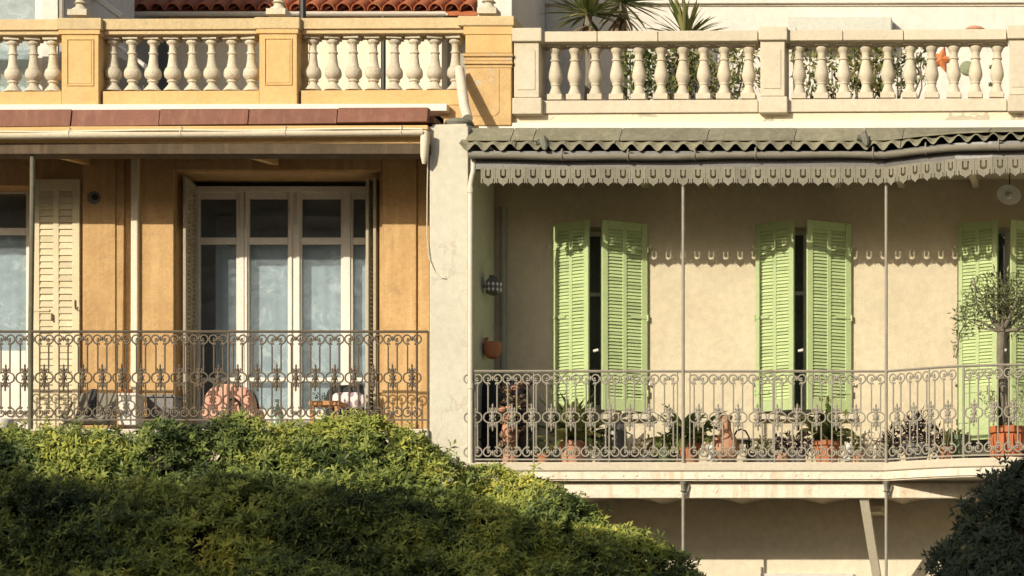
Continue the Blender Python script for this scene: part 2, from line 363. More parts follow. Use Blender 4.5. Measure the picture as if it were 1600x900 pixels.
# moulded stiles and the meeting strips of the leaves
for a, b_ in ((383, 386), (452, 456), (463, 468), (536, 547)):
    MB().pbox(a, 299, b_, 695, YLW - .022, YLW + .001).build('meeting_strip', M['white'], wf, bevel=.004, smooth=False)
MB().pbox(374, 299, 381, 695, YLW - .012, YLW + .001).build('meeting_strip', M['white'], wf, bevel=.004, smooth=False)
MB().pbox(297, 291, 598, 300, YLW - .03, YLW + .02).build('head_rail', M['white'], wf, bevel=.004, smooth=False)
wl = window(oh, YLW - .2, (-80, 47), 292, 695, [(-60, 40.5)], [(302, 356), (367, 548)], 'white')
def reflection_sheet(px0, px1, py0, py1, Y, par):  # pale sheet behind the panes, standing in for reflected sky
    m = MB(); n = 60; x0, x1 = X(px0, Y), X(px1, Y); z0, z1 = Z(py1, Y), Z(py0, Y); vv = []; ff = []
    for i in range(n + 1):
        u = i / n; x = x0 + (x1 - x0) * u; y = Y + .003 * math.sin(u * (x1 - x0) * 50) + .004 * math.sin(u * 21)
        vv += [(x, y, z0), (x, y * .6 + Y * .4, z1 + .008 * math.sin(u * 9))]
    for i in range(n): ff.append((2 * i, 2 * i + 2, 2 * i + 3, 2 * i + 1))
    m.add(vv, ff); return m.build('reflection_sheet', M['reflection_sheet'], par, fix=False)
for a, b_ in ((337, 386), (386, 460), (462, 541), (543, 590)): reflection_sheet(a, b_, 384, 690, YLW + .14, wf)
reflection_sheet(-70, 47, 368, 690, YLW - .06, wl)

# louvred shutters
def make_slat(name, wid, mat, depth=.05, tilt=48, th=.009):
    m = MB(); t = R(tilt); c_, s_ = math.cos(t), math.sin(t); pts = []
    for (y, z) in ((-depth / 2, -th / 2), (depth / 2, -th / 2), (depth / 2, th / 2), (-depth / 2, th / 2)):
        pts.append((y * c_ - z * s_, y * s_ + z * c_))
    vv = [(-wid / 2, y, z) for y, z in pts] + [(wid / 2, y, z) for y, z in pts]
    m.add(vv, [(0, 1, 2, 3), (7, 6, 5, 4)] + [(i, (i + 1) % 4, 4 + (i + 1) % 4, 4 + i) for i in range(4)])
    return m.mesh(name, mat, smooth=False)
def shutter(parent, hinge, wdt, h, ang, mat, sgn=1, pitch=.0385, top=.10, bot=.13, stile=.072, mid=.05, solid=0., depth=.042, tilt=62, th=.034, label=None, hinge_parts=True):
    """hinge: world position of the hinge foot; local x runs from the hinge, sgn -1 for a leaf hinged on the right"""
    f = MB(); t2 = th / 2
    def b(x0, x1, z0, z1, tt=t2):
        a_, b_ = sorted((x0 * sgn, x1 * sgn)); f.box(a_, b_, -tt, tt, z0, z1)
    b(0, stile, 0, h); b(wdt - stile, wdt, 0, h); xm = wdt / 2
    b(stile, wdt - stile, 0, bot, t2 - .002); b(stile, wdt - stile, h - top, h, t2 - .002)
    zl0 = bot
    if solid: b(stile, wdt - stile, bot, bot + solid, t2 * .5); b(stile, wdt - stile, bot + solid, bot + solid + .07, t2 - .003); zl0 = bot + solid + .07
    b(xm - mid / 2, xm + mid / 2, zl0, h - top, t2 - .003)
    me = f.mesh('shutter', mat, smooth=False)
    o = new_obj('shutter', me, parent, Vector(hinge) - wloc(parent)); o.rotation_euler = (0, 0, ang)
    bv = o.modifiers.new('bevel', 'BEVEL'); bv.width = .004; bv.segments = 1; bv.limit_method = 'ANGLE'
    sw = xm - mid / 2 - stile; sm = make_slat('slat', sw, mat, depth, tilt)
    n = int((h - top - zl0) / pitch); p_ = (h - top - zl0) / n
    for k in range(n):
        for cx_ in (stile + sw / 2, xm + mid / 2 + sw / 2):
            s = new_obj('slat', sm, o, (cx_ * sgn, 0, zl0 + (k + .5) * p_)); s.rotation_euler = (random.uniform(-.07, .07), random.uniform(-.012, .012), 0)
    if hinge_parts:
        for zz in (.22, h * .5, h - .3):
            hm = MB(); hm.box(min(0, .2 * sgn), max(0, .2 * sgn), -t2 - .007, -t2 - .001, zz - .014, zz + .014); hm.tube([(0, -t2 - .004, zz - .035), (0, -t2 - .004, zz + .035)], .011, 6)
            new_obj('hinge', hm.mesh('hinge', mat, smooth=False), o)
    if label: o['label'] = label
    return o
# cream leaf folded flat against the wall by the left window
Ys = YL - .045
shutter(oh, (X(51, Ys), Ys, Z(690, Ys)), X(125, Ys) - X(51, Ys), Z(280, Ys) - Z(690, Ys), 0, M['cream_shutter'], pitch=.074, top=.13, stile=.085, mid=.07, depth=.074, tilt=77, label='peeling cream louvred shutter folded flat against the wall')
# leaves folded into the reveal of the tall window
hx = X(276, YL) + .03
shutter(oh, (hx, YLW - .03, FL), .50, Z(275, YL) - FL, R(-90) + R(6), M['grey_shutter'], pitch=.05, stile=.06, mid=.05, tilt=48, label='grey beige louvred shutter folded into the left reveal', hinge_parts=False)
for dx, ln in ((.055, .50), (.15, .47)):
    shutter(oh, (ox1 - dx, YLW - .03, FL), ln, Z(277, YL) - FL, R(-90) - R(1), M['grey_shutter'], pitch=.05, hinge_parts=False)
hk = P(117, 478, Ys - .03)
MB().tube([hk + Vector((0, 0, .07)), hk, hk + Vector((.012, -.012, -.04)), hk + Vector((.035, -.012, -.045)), hk + Vector((.04, -.012, -.01))], .007, 6).build('shutter_hook', M['iron_l'], oh)
MB().tube([P(82, 495, Ys - .02) + Vector((0, -.01, .03)), P(82, 495, Ys - .02) + Vector((0, -.02, -.05))], .012, 6).build('shutter_latch', M['iron_l'], oh)

# ------------------------------------------------------------------ cream house (right)
YR = 1.30
ch = thing('cream_house', 'pale cream plastered house with light green louvred shutters', 'house', (X(1150, YR), YR, GZ))
FR = Z(721, 0.); TOPR = Z(200, YR)
x0r, x1r = X(722, YR), 4.0
ops = [(867, 1010, 357, 645), (1184, 1328, 355, 645), (1499, 1643, 353, 712)]
w = MB(); zt = Z(355, YR); zb = Z(645, YR); prev = x0r
for (a, b_, t_, bo) in ops:
    w.box(prev, X(a, YR), YR, YR + .4, FR - .3, TOPR); w.box(X(a, YR), X(b_, YR), YR, YR + .4, zt, TOPR)
    zz = zb if bo < 700 else FR
    w.box(X(a, YR), X(b_, YR), YR, YR + .4, FR - .3, zz); prev = X(b_, YR)
w.box(prev, x1r, YR, YR + .4, FR - .3, TOPR)
MB().box(x0r, x1r, YR, YR + .4, GZ, FR - .3).build('ground_floor_wall', M['cream_light'], ch, smooth=False)
w.build('wall', M['cream'], ch, smooth=False)
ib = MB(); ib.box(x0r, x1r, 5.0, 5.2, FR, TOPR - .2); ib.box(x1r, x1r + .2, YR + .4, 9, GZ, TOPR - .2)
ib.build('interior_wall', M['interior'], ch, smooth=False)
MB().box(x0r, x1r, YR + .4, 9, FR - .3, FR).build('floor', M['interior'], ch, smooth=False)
MB().box(x0r, x1r, YR + .03, 12, TOPR - .2, TOPR - .003).build('terrace_slab', M['paving'], ch, smooth=False)
AJ = R(29)
for i, (a, b_, t_, bo) in enumerate(ops):
    xa, xb = X(a - 2, YR), X(b_ + 2, YR); wd = (xb - xa) / 2 - .004
    zf = Z(645 if bo < 700 else 690, YR); h = Z(351, YR) - zf
    lab = ['beside the party wall', 'in the middle of the wall', 'behind the potted olive tree'][i]
    sol = .0 if bo < 700 else .42
    shutter(ch, (xa, YR - .03, zf), wd, h, -AJ, M['green'], 1, solid=sol)
    shutter(ch, (xb, YR - .03, zf), wd, h, AJ, M['green'], -1, solid=sol)
    # dark glazed casement behind
    Yg = YR + .2
    pw = [(a + 9, (a + b_) / 2 - 6 + 5), ((a + b_) / 2 + 6 + 5, b_ - 1 + 5)]
    window(ch, Yg, (a + 1, b_ + 10), t_ + 4, bo, pw, [(t_ + 12, t_ + 100), (t_ + 106, bo - 12)], 'white', .05)
    if bo < 700: MB().pbox(a - 8, 646.5, b_ + 8, 655, YR - .09, YR + .1).build('window_sill', M['stone_cream'], ch, bevel=.008, smooth=False)
    # the bar that holds the leaves ajar
    mx = (xa + xb) / 2; zz = Z(553, YR)
    MB().tube([(mx - .03, YR - .24, zz), (mx + .03, YR - .26, zz + .01)], .016, 8).build('shutter_bolt', M['white'], ch)
    for xx, sg in ((xa - .03, -1), (xb + .03, 1)):
        for py in (388, 602):
            q = Vector((xx, YR - .02, Z(py, YR))); MB().tube([q + Vector((0, .03, 0)), q + Vector((0, -.03, 0)), q + Vector((sg * .012, -.035, .03))], .011, 6).build('shutter_pintle', M['white'], ch)
# ground floor: moulded window head just above the lower picture edge
MB().pbox(1186, 896, 1334, 903, YR - .05, YR + .001).build('window_head', M['white_wall'], ch, bevel=.008, smooth=False)
MB().tube([(X(1190, YR), YR - .015, Z(886, YR)), (X(1190, YR), YR - .015, GZ + 1.2)], .012, 6).build('cable', M['pipe_grey'], ch)
# corner pipe on the shaded wall
MB().tube([(X(788, YR), YR - .05, Z(325, YR)), (X(788, YR), YR - .05, FR)], .036, 12).build('corner_pipe', M['pipe_grey'], ch)
MB().tube([(X(788, YR), YR - .05, Z(332, YR)), (X(788, YR), YR - .05, Z(326, YR))], .043, 12).build('pipe_collar', M['pipe_grey'], ch)

# ------------------------------------------------------------------ party wall between the verandas
pw = thing('party_wall', 'cracked pale plaster party wall standing between the two verandas', 'wall', (X(700), 0, GZ))
m = MB(); m.box(X(671), X(731.5), 0, YL + .05, GZ, Z(197)); m.build('wall', M['party'], pw, bevel=.012, smooth=False)
MB().pbox4(675, 194.5, 198.5, 729, 193, 198.5, .02, YL).build('wall_cap', M['party'], pw, bevel=.01, smooth=False)
dp = MB(); dxp = X(735.5, -.02); yy = -.03
dp.tube([(X(742), yy - .02, Z(252)), (X(741.5), yy - .02, Z(268)), (X(738), yy, Z(280)), (dxp, yy, Z(290)), (dxp, yy, GZ)], .029, 12)
dpo = dp.build('downpipe', M['pipe'], pw)
for py in (298, 604): MB().tube([(dxp, yy, Z(py - 4)), (dxp, yy, Z(py + 4))], .036, 12).build('pipe_bracket', M['pipe'], dpo)
cb = MB(); cb.tube([P(669, 228, -.02), P(667.5, 300, -.02), P(667, 370, -.02), P(671, 405, -.02), P(679, 424, -.015), P(690, 434, -.012), P(697, 435, -.012)], .006, 6)
cb.build('cable', M['pipe'], pw)
MB().tube([P(664, 205, -.13), P(664, 222, -.13), P(663, 243, -.12), P(662.5, 256, -.1)], [.05, .05, .043, .02], 12).build('gutter_outlet', M['trim_cream'], pw)
# clay cowl and leaning pipe on top
cx_, cz_ = X(717, .3), Z(197)
MB().lathe([(.22, 0), (.20, .05), (.15, .07), (.165, .1), (.15, .13), (.1, .15)], (cx_, .32, cz_ - .005), 20).build('cowl', M['cowl'], pw)
MB().tube([(X(730, .3), .32, Z(185, .3)), (X(727, .55), .5, Z(165, .5)), (X(716, .8), .85, Z(108, .85))], [.058, .058, .055], 14).build('leaning_pipe', M['pipe'], pw)

# ------------------------------------------------------------------ left veranda roof
lv = thing('veranda_roof', 'lean-to veranda roof with dull red edge and cream gutter', 'roof', (X(330), 0, Z(240)))
RX0, RX1 = -19., X(690)
px_cuts = [-900, -760, -620, -480, -330, -190, -130, 6, 143, 278, 415, 551, 690]
for i in range(len(px_cuts) - 1):
    a, b_ = X(px_cuts[i], .5) + .004, X(px_cuts[i + 1], .5) - .004
    k0, k1 = px_cuts[i] / 690, px_cuts[i + 1] / 690; dz = random.uniform(-.009, .009); dy = random.uniform(-.008, .008)
    za, zb_, zc_, zd = Z(199 - 8 * k0, -.1) + dz, Z(199 - 8 * k1, -.1) + dz, Z(173.5 - 3 * k1) + dz, Z(173.5 - 3 * k0) + dz
    MB().hexa([(a, -.10 + dy, za), (b_, -.10 + dy, zb_), (b_, -.02, zb_), (a, -.02, za), (a, -.05 + dy, zd), (b_, -.05 + dy, zc_), (b_, .06, zc_), (a, .06, zd)]).build('roof_panel', M['red_roof'], lv, bevel=.006, smooth=False)
MB().box(X(-900), X(676), .061, YL, Z(190), Z(180)).build('roof_deck', M['red_roof'], lv, smooth=False)
MB().pbox4(-900, 164.5, 176, 698, 162, 173, YL - .26, YL + .02).build('flashing', M['white'], lv, bevel=.004, smooth=False)
MB().pbox4(-900, 201, 207, 668, 195.5, 202, -.09, .16).build('fascia_board', M['ochre_trim'], lv, bevel=.004, smooth=False)
MB().pbox(-900, 224, 671, 240.5, -.07, .2).build('front_beam', M['shaded_beam'], lv, bevel=.006, smooth=False)
MB().pbox(-900, 205, 671, 223.8, -.06, .18).build('beam_infill', M['ochre_trim'], lv, smooth=False)
zc1 = Z(238, YL); MB().hexa([(X(-900), .2, Z(236)), (X(671), .2, Z(236)), (X(671), YL, zc1), (X(-900), YL, zc1), (X(-900), .2, Z(236) + .04), (X(671), .2, Z(236) + .04), (X(671), YL, zc1 + .04), (X(-900), YL, zc1 + .04)]).build('ceiling', M['brown_wood'], lv, smooth=False)
g = MB(); gz = Z(215); prof = [(.055 * math.cos(t), .055 * math.sin(t)) for t in [R(a) for a in range(0, -181, -20)]]
prof += [(.049 * math.cos(t), .049 * math.sin(t)) for t in [R(a) for a in range(-180, 1, 20)]]
zl = lambda px: Z(213.5 - 4 * px / 668)
g.sweep([(X(-900), -.15), (X(0), -.15), (X(330), -.15), (X(668), -.15)], prof, zoff=[zl(-300), zl(0) - .01, zl(330) - .005, zl(668)])
gut = g.build('gutter', M['trim_cream'], lv)
for px in (118, 292, 454, 634, -60):
    b = MB(); q = Vector((X(px), -.15, zl(px))); b.tube([q + Vector((0, .058 * math.cos(t), .058 * math.sin(t))) for t in [R(a) for a in range(60, 320, 20)]], .006, 5)
    b.build('gutter_bracket', M['trim_cream'], gut)
for k, (py, r, y_) in enumerate(((205.5, .012, -.17), (209, .009, -.19))):
    b = MB(); b.tube([P(px, py - 4.5 * px / 668 + .8 * math.sin(px * .02 + k * 2), y_) for px in range(-100, 668, 40)], r, 6); b.build('cable', M['trim_cream'], lv)
for px in (68, 372, -240):
    b = MB(); x_ = X(px); b.hexa([(x_, .15, Z(240)), (x_ + .09, .15, Z(240)), (x_ + .09, YL, Z(258, YL)), (x_, YL, Z(258, YL)), (x_, .15, Z(233)), (x_ + .09, .15, Z(233)), (x_ + .09, YL, Z(241, YL)), (x_, YL, Z(241, YL))]); 
    b.build('joist', M['ochre_trim'], lv, smooth=False)
b = MB(); b.tube([(X(51), 0, Z(238)), (X(50.5), 0, Z(310)), (X(49.5), 0, Z(400)), (X(48), 0, Z(517)), (X(47.5), 0, FL - .2)], .028, 10); b.tube([(X(51), 0, Z(236)), (X(51), 0, Z(243))], .04, 10); b.build('pole', M['pole_green'], lv)

# ------------------------------------------------------------------ right veranda roof, follows the bay
BX0, BX1, BE = X(1385), X(1495, -.49), -.49
XE = 3.0
BOW = [(BX0, 0), (BX0 + .42, -.235), (BX1, -.41), (BX1 + .4, -.50), (BX1 + .9, -.545), (XE, -.56)]   # the balcony bows outwards past the pole
def front(x):
    if x <= BX0: return 0
    for (a, ya), (b_, yb) in zip(BOW, BOW[1:]):
        if x <= b_: return ya + (yb - ya) * (x - a) / (b_ - a)
    return BOW[-1][1]
bay = [(X(737), 0)] + BOW
rv = thing('veranda_roof', 'grey corrugated veranda roof with scalloped fretwork valance and zinc gutter', 'roof', (X(1100), 0, Z(290)))
cuts = [X(735, .4), X(822, .4), X(975, .4), X(1110, .4), X(1245, .4), X(1413, .3), X(1551, .3), X(1690, .3), X(1830, .3), X(1980, .3), X(2130, .3), XE]
WV = .193
for i in range(len(cuts) - 1):
    a, b_ = cuts[i] + .004, cuts[i + 1] - .004; n = max(6, int((b_ - a) / .0161)); ts = [0, .3, .55, .7, .8, .9, 1]
    vv = []; ff = []; dz = random.uniform(-.006, .006)
    for j in range(n + 1):
        x = a + (b_ - a) * j / n; fy = front(x) - .10
        for t in ts:
            amp = .038 * max(0, (t - .55) / .45); y = .14 * (1 - t) + fy * t; zz = Z(203.5, .14) * (1 - t) + Z(231) * t + dz
            wv = amp * math.cos(2 * math.pi * x / WV) + amp * .1 * math.sin(x * 7)
            vv += [(x, y, zz + wv), (x, y, zz + wv - .013)]
    q = 2 * len(ts)
    for j in range(n):
        for k in range(len(ts) - 1):
            p0 = j * q + 2 * k; p1 = (j + 1) * q + 2 * k
            ff += [(p0, p0 + 2, p1 + 2, p1), (p0 + 1, p1 + 1, p1 + 3, p0 + 3)]
        e0 = j * q + q - 2; e1 = (j + 1) * q + q - 2; ff.append((e0, e0 + 1, e1 + 1, e1))
    for k in range(len(ts) - 1):
        p0 = 2 * k; ff.append((p0, p0 + 1, p0 + 3, p0 + 2)); p0 = n * q + 2 * k; ff.append((p0, p0 + 2, p0 + 3, p0 + 1))
    MB().add(vv, ff).build('roof_sheet', M['grey_roof'], rv, angle=60)
# apron pieces that cover the head of the sheets
ac = [X(733, .1), X(803, .1), X(838, .1), X(972, .1), X(1108, .1), X(1244, .1), X(1353, .1), X(1413, .1), X(1550, .1), X(1690, .1), X(1850, .1), XE]
for i in range(len(ac) - 1):
    a, b_ = ac[i] + .004, ac[i + 1] - .004; n = max(2, int((b_ - a) / .1)); dz = random.uniform(.0, .006); pth = [(a + (b_ - a) * k / n) for k in range(n + 1)]
    vv = []; ff = []
    for x_ in pth:
        f_ = front(x_) - .10; tt = .82; yl, zl_ = .14 * (1 - tt) + f_ * tt, Z(203.5, .14) * (1 - tt) + Z(231) * tt
        vv += [(x_, yl, zl_ + .042 + dz), (x_, yl, zl_ + .026 + dz), (x_, .14, Z(203.5, .14) + .008), (x_, .145, Z(203.5, .14) + .026 + dz)]
    for k in range(n):
        for q in range(4): ff.append((4 * k + q, 4 * k + (q + 1) % 4, 4 * k + 4 + (q + 1) % 4, 4 * k + 4 + q))
    ff += [(0, 1, 2, 3), (4 * n + 3, 4 * n + 2, 4 * n + 1, 4 * n)]
    MB().add(vv, ff).build('apron_piece', M['grey_roof'], rv, smooth=False)
MB().box(X(735), XE, .15, YR, Z(206, .15), Z(204, .15)).build('roof_deck', M['grey_roof'], rv, smooth=False)
gp = []
zof = []
for x in np.linspace(X(737), XE, 60):
    gp.append((x, front(x))); zof.append(.012 * math.sin(x * 1.3) + .004 * math.sin(x * 5))
for bx in (BX0, BX1): pass
g = MB(); gz = Z(241.5, -.1); o_ = .13
prof = [(o_ + .055 * math.cos(t), gz + .06 * math.sin(t)) for t in [R(a) for a in range(0, -181, -20)]] + [(o_ + .048 * math.cos(t), gz + .053 * math.sin(t)) for t in [R(a) for a in range(-180, 1, 20)]]
gut = g.sweep(gp, prof, zoff=zof).build('gutter', M['zinc'], rv)
for px in (880, 983, 1087, 1182, 1365, 1450, 1565):
    x = X(px, -.1); q = Vector((x, front(x) - o_, gz + .012 * math.sin(x * 1.3)))
    b = MB(); b.tube([q + Vector((0, .06 * math.cos(t), .064 * math.sin(t))) for t in [R(a) for a in range(20, 340, 20)]], .009, 5); b.build('gutter_joint', M['zinc'], gut)
MB().sweep(bay, [(-.05, Z(238)), (.06, Z(238)), (.06, Z(266)), (-.05, Z(266))]).build('fascia_board', M['dark_pot'], rv, smooth=False)
# fretwork valance: one board per scallop
def valance_mesh(wid):
    k = wid / 23.3; s = 1 / 140.; m = MB()
    colsv = [(0, 2.5, [(0, 0, 24, 26)]), (2.5, 3.9, [(0, 0, 18, 18)]), (3.9, 7.1, [(0, 0, 23.5, 26)]), (7.1, 9.2, [(0, 0, 4, 4), (15.5, 17.2, 26, 27)]),
             (9.2, 11.65, [(0, 0, 13, 13.8), (17.2, 18, 27, 30)]), (11.65, 14.1, [(0, 0, 13.8, 13), (18, 17.2, 30, 27)]),
             (14.1, 16.2, [(0, 0, 4, 4), (17.2, 15.5, 27, 26)]), (16.2, 19.4, [(0, 0, 26, 23.5)]), (19.4, 20.8, [(0, 0, 18, 18)]), (20.8, 23.3, [(0, 0, 26, 24)])]
    for a, b_, iv in colsv:
        for t0, t1, b0, b1 in iv:
            m.prism([(a * k, -t0 * s), (b_ * k - .0002, -t1 * s), (b_ * k - .0002, -b1 * s), (a * k, -b0 * s)], -.008, .008)
    return m.mesh('valance_board', M['valance'], smooth=False)
vm = valance_mesh(.1645)
def along(path, step, start=0):
    out = []; off = start
    for i in range(len(path) - 1):
        p, q = Vector(path[i]), Vector(path[i + 1]); L = (q - p).length; n = max(1, round((L - (off if i == 0 else 0)) / step)); d = (q - p) / L
        st = L / n if i else (L - off) / n
        for k in range(n): out.append((p + d * ((off if i == 0 else 0) + k * st), math.atan2(d.y, d.x), st))
    return out
vpath = [(X(754), -.075)] + [(x_, y_ - .075) for x_, y_ in BOW[:-1]] + [(1.2, BOW[-1][1] - .075)]
for (p, a, st) in along(vpath, .1665):
    o = inst('valance_board', vm, rv, (p.x, p.y, Z(263.2) + random.uniform(-.004, .004)), a, (st / .1665, 1, 1)); o.rotation_euler[1] = random.uniform(-.012, .012)
# joists, ceiling and poles
cp = [(x_, y_ - .02) for x_, y_ in bay] + [(XE, YR), (X(737), YR)]; nc = len(cp)
MB().add([(x_, y_, Z(243)) for x_, y_ in cp] + [(x_, y_, Z(241)) for x_, y_ in cp], [tuple(range(nc)), tuple(range(2 * nc - 1, nc - 1, -1))] + [(i, (i + 1) % nc, nc + (i + 1) % nc, nc + i) for i in range(nc)]).build('ceiling', M['trim_cream'], rv, smooth=False)
for px in (865, 970, 1079, 1179, 1283, 1387, 1508, 1618):
    x_ = X(px); MB().box(x_, x_ + .07, front(x_), YR, Z(243) - .10, Z(243)).build('joist', M['trim_cream'], rv, smooth=False)
for px in (1068, 1385):
    MB().tube([(X(px), -.02, Z(262)), (X(px), -.02, Z(580)), (X(px), -.02, GZ)], .0175, 10).build('pole', M['iron_r'], rv)
# two broken ridge spikes on the sheets
for px, py in ((849, 226), (1350, 219)):
    q = P(px, py, -.06); b = MB(); b.tube([q + Vector((-.02, 0, .0)), q + Vector((.0, -.01, .06)), q + Vector((.03, -.06, -.04)), q + Vector((.04, -.09, -.08))], [.03, .045, .04, .01], 8); b.tube([q, q + Vector((-.07, -.02, .03))], [.02, .035], 8)
    b.build('sheet_fixing', M['cowl'], rv)

# ------------------------------------------------------------------ wrought iron railings
def spiral(cx_, cz_, r0, r1, a0, a1, n):
    return [(cx_ + (r0 + (r1 - r0) * i / n) * math.cos(a0 + (a1 - a0) * i / n), 0, cz_ + (r0 + (r1 - r0) * i / n) * math.sin(a0 + (a1 - a0) * i / n)) for i in range(n + 1)]
def rail_parts(mat):
    """unit .218 m wide, z = 0 at the top rail's underside, railing .97 high"""
    d = {}
    # scroll pair: heart of two C scrolls, 0 .. -.145
    m = MB()
    for s in (-1, 1):
        p = spiral(.052, -.066, .058, .024, R(-100), R(-100) + R(395), 26)
        m.tube([(s * x, y, z) for x, y, z in p], .0092, 6)
        m.tube([(s * x, y, z) for x, y, z in spiral(.049, -.128, .017, .011, R(200), R(-80), 10)], .0088, 6)
        m.lathe([(.001, -.014), (.012, -.008), (.014, 0), (.012, .008), (.001, .014)], (s * .047, 0, -.068), 6)
    m.lathe([(.002, -.03), (.012, -.01), (.016, .0), (.010, .014), (.004, .03)], (0, 0, -.066), 6)
    d['scroll'] = m.mesh('scroll', mat)
    m = MB(); a, b_ = .098, .061
    m.tube([(a * math.copysign(abs(math.cos(t)) ** .8, math.cos(t)), 0, b_ * math.copysign(abs(math.sin(t)) ** .8, math.sin(t))) for t in [2 * math.pi * k / 28 for k in range(28)]], .0090, 6, closed=True)
    d['ring'] = m.mesh('ring', mat)
    m = MB(); m.lathe([(r_ * 1.3, z_) for r_, z_ in [(.002, -.155), (.010, -.13), (.006, -.115), (.016, -.09), (.009, -.07), (.017, -.045), (.013, -.03), (.022, -.012), (.022, .012), (.013, .03), (.017, .045), (.009, .07), (.016, .09), (.006, .115), (.010, .13), (.002, .158)]], n=8)
    for s in (-1, 1):
        for q in (-1, 1):
            m.tube([(0, 0, q * .055), (s * .022, 0, q * .07), (s * .032, 0, q * .095), (s * .026, 0, q * .112)], [.008, .010, .009, .003], 5)
            m.tube([(0, 0, q * .005), (s * .03, 0, q * .018), (s * .036, 0, q * .036)], [.01, .011, .003], 5)
    d['finial'] = m.mesh('finial', mat)
    m = MB(); m.tube([(0, 0, -.142), (0, 0, -.448)], .0088, 6); d['bar_top'] = m.mesh('bar', mat)
    m = MB(); m.tube([(0, 0, -.556), (0, 0, -.84)], .0088, 6); d['bar_low'] = m.mesh('bar', mat)
    return d
def railing(th, mat, units, path, ztop, posts):
    parts = rail_parts(mat); h = .985
    MB().sweep(path, [(-.022, ztop - .014), (.022, ztop - .014), (.024, ztop - .004), (.016, ztop + .004), (-.016, ztop + .004), (-.024, ztop - .004)]).build('top_rail', mat, th)
    MB().sweep(path, [(-.012, ztop - .022), (.012, ztop - .022), (.012, ztop - .0142), (-.012, ztop - .0142)]).build('under_rail', mat, th)
    MB().sweep(path, [(-.014, ztop - h - .016), (.014, ztop - h - .016), (.014, ztop - h), (-.014, ztop - h)]).build('bottom_rail', mat, th)
    zt_ = ztop - .022
    for (x, y, a, sc) in units:
        wp = Vector((x, y, zt_)); ca, sa = math.cos(a), math.sin(a); s3 = (sc, 1, 1)
        inst('scroll', parts['scroll'], th, wp, a, s3)
        o = inst('scroll', parts['scroll'], th, wp + Vector((0, 0, -.96)), a, (sc, 1, -1))
        inst('ring', parts['ring'], th, wp + Vector((0, 0, -.502)), a, s3)
        inst('finial', parts['finial'], th, wp + Vector((0, 0, -.502)), a, s3).rotation_euler = (0, random.uniform(-.03, .03), a)
        for s in (-1, 1):
            off = Vector((ca, sa, 0)) * (.050 * s * sc)
            inst('bar', parts['bar_top'], th, wp + off, a); inst('bar', parts['bar_low'], th, wp + off, a)
    for (x, y, r, zb_) in posts:
        MB().tube([(x, y, zb_), (x, y, ztop - .004)], r, 8).build('post', mat, th)
rl = thing('balcony_railing', 'brown scrolled wrought iron railing in front of the ochre house', 'railing', (X(330), 0, FL), 'scrolled balcony railings')
zt = Z(517)
ul = [(X(99.3 + 30.25 * k), 0, 0, 1.0) for k in range(-9, 19) if not (45 < 99.3 + 30.25 * k < 52)]
ul = [u for u in ul if abs(u[0] - X(47.5)) > .03]
railing(rl, M['iron_l'], ul, [(X(-200), 0), (X(668), 0)], zt, [(X(357), -.0, .014, FL), (X(-120), 0, .014, FL), (X(668.5), 0, .012, FL)])
rr = thing('balcony_railing', 'pale taupe scrolled wrought iron railing on the bowed balcony of the cream house', 'railing', (X(1100), 0, FR), 'scrolled balcony railings')
zt = Z(579)
ur = [(X(739.2 + 30.6 * k), 0, 0, 1.0) for k in range(0, 11)] + [(X(1091.5 + 30.8 * k), 0, 0, 1.005) for k in range(10)]
def bow_unit(x): return (x, front(x), math.atan2(front(x + .05) - front(x - .05), .1), 1.0)
for k in range(4): ur.append(bow_unit(BX0 + .125 + .196 * k))
x = BX1 + .075 + .11
while x < 1.2: ur.append(bow_unit(x)); x += .2185
railing(rr, M['iron_r'], ur, [(X(741), 0)] + BOW[:-1] + [(1.3, front(1.3))], zt, [(X(742), 0, .012, FR), (X(1058.5), 0, .007, FR), (X(1078), 0, .007, FR), (BX1 + .07, front(BX1 + .07), .014, FR), (X(834), 0, .009, FR - .02), (X(952), 0, .009, FR - .02), (X(1210), 0, .009, FR - .02), (X(1300), 0, .009, FR - .02), (BX0 + .5, front(BX0 + .5), .009, FR - .02)])

# ------------------------------------------------------------------ balcony slabs
lb = thing('balcony', 'pale balcony slab of the ochre house behind the shrub', 'balcony', (X(330), 0, FL - .3))
MB().box(X(-900), X(671) - .003, -.06, YL, FL - .16, FL).build('slab', M['stone_cream'], lb, bevel=.01, smooth=False)
for i_ in range(20):
    for j_ in range(3):
        xx = X(671) - .01 - .4 * i_; MB().box(xx - .395, xx, YL - .005 - .4 * j_ - .395, YL - .005 - .4 * j_, FL + .0005, FL + .006).build('bounce_tile', M['bounce_tile'], lb, smooth=False)  # pale tiles added on this balcony too for bounce fill
MB().box(X(-900), X(671) - .003, -.02, .12, FL - .34, FL - .163).build('edge_beam', M['white_rust'], lb, bevel=.008, smooth=False)
rb = thing('balcony', 'cream balcony slab with rust stained bolted edge and bowed end', 'balcony', (X(1100), 0, FR - .3))
bp = [(X(732) + .003, 0)] + BOW
MB().sweep(bp, [(.085, Z(724.5)), (.085, Z(736)), (.07, Z(737.5)), (-.05, Z(737.5)), (-.05, Z(724.5))]).build('nosing', M['stone_cream'], rb, bevel=.006, smooth=False)
MB().sweep(bp, [(.065, Z(737.8)), (.065, Z(749.5)), (.045, Z(750.2)), (.045, Z(751.8)), (-.05, Z(751.8)), (-.05, Z(737.8))]).build('channel_beam', M['white_rust'], rb, smooth=False)
def slabpoly(z0, z1, o=.04):
    pl = bp + [(XE, YR), (X(732) + .003, YR)]; n = len(pl)
    return [(x, y, z0) for x, y in pl] + [(x, y, z1) for x, y in pl], [tuple(range(n - 1, -1, -1)), tuple(range(n, 2 * n))] + [(i, (i + 1) % n, n + (i + 1) % n, n + i) for i in range(n)]
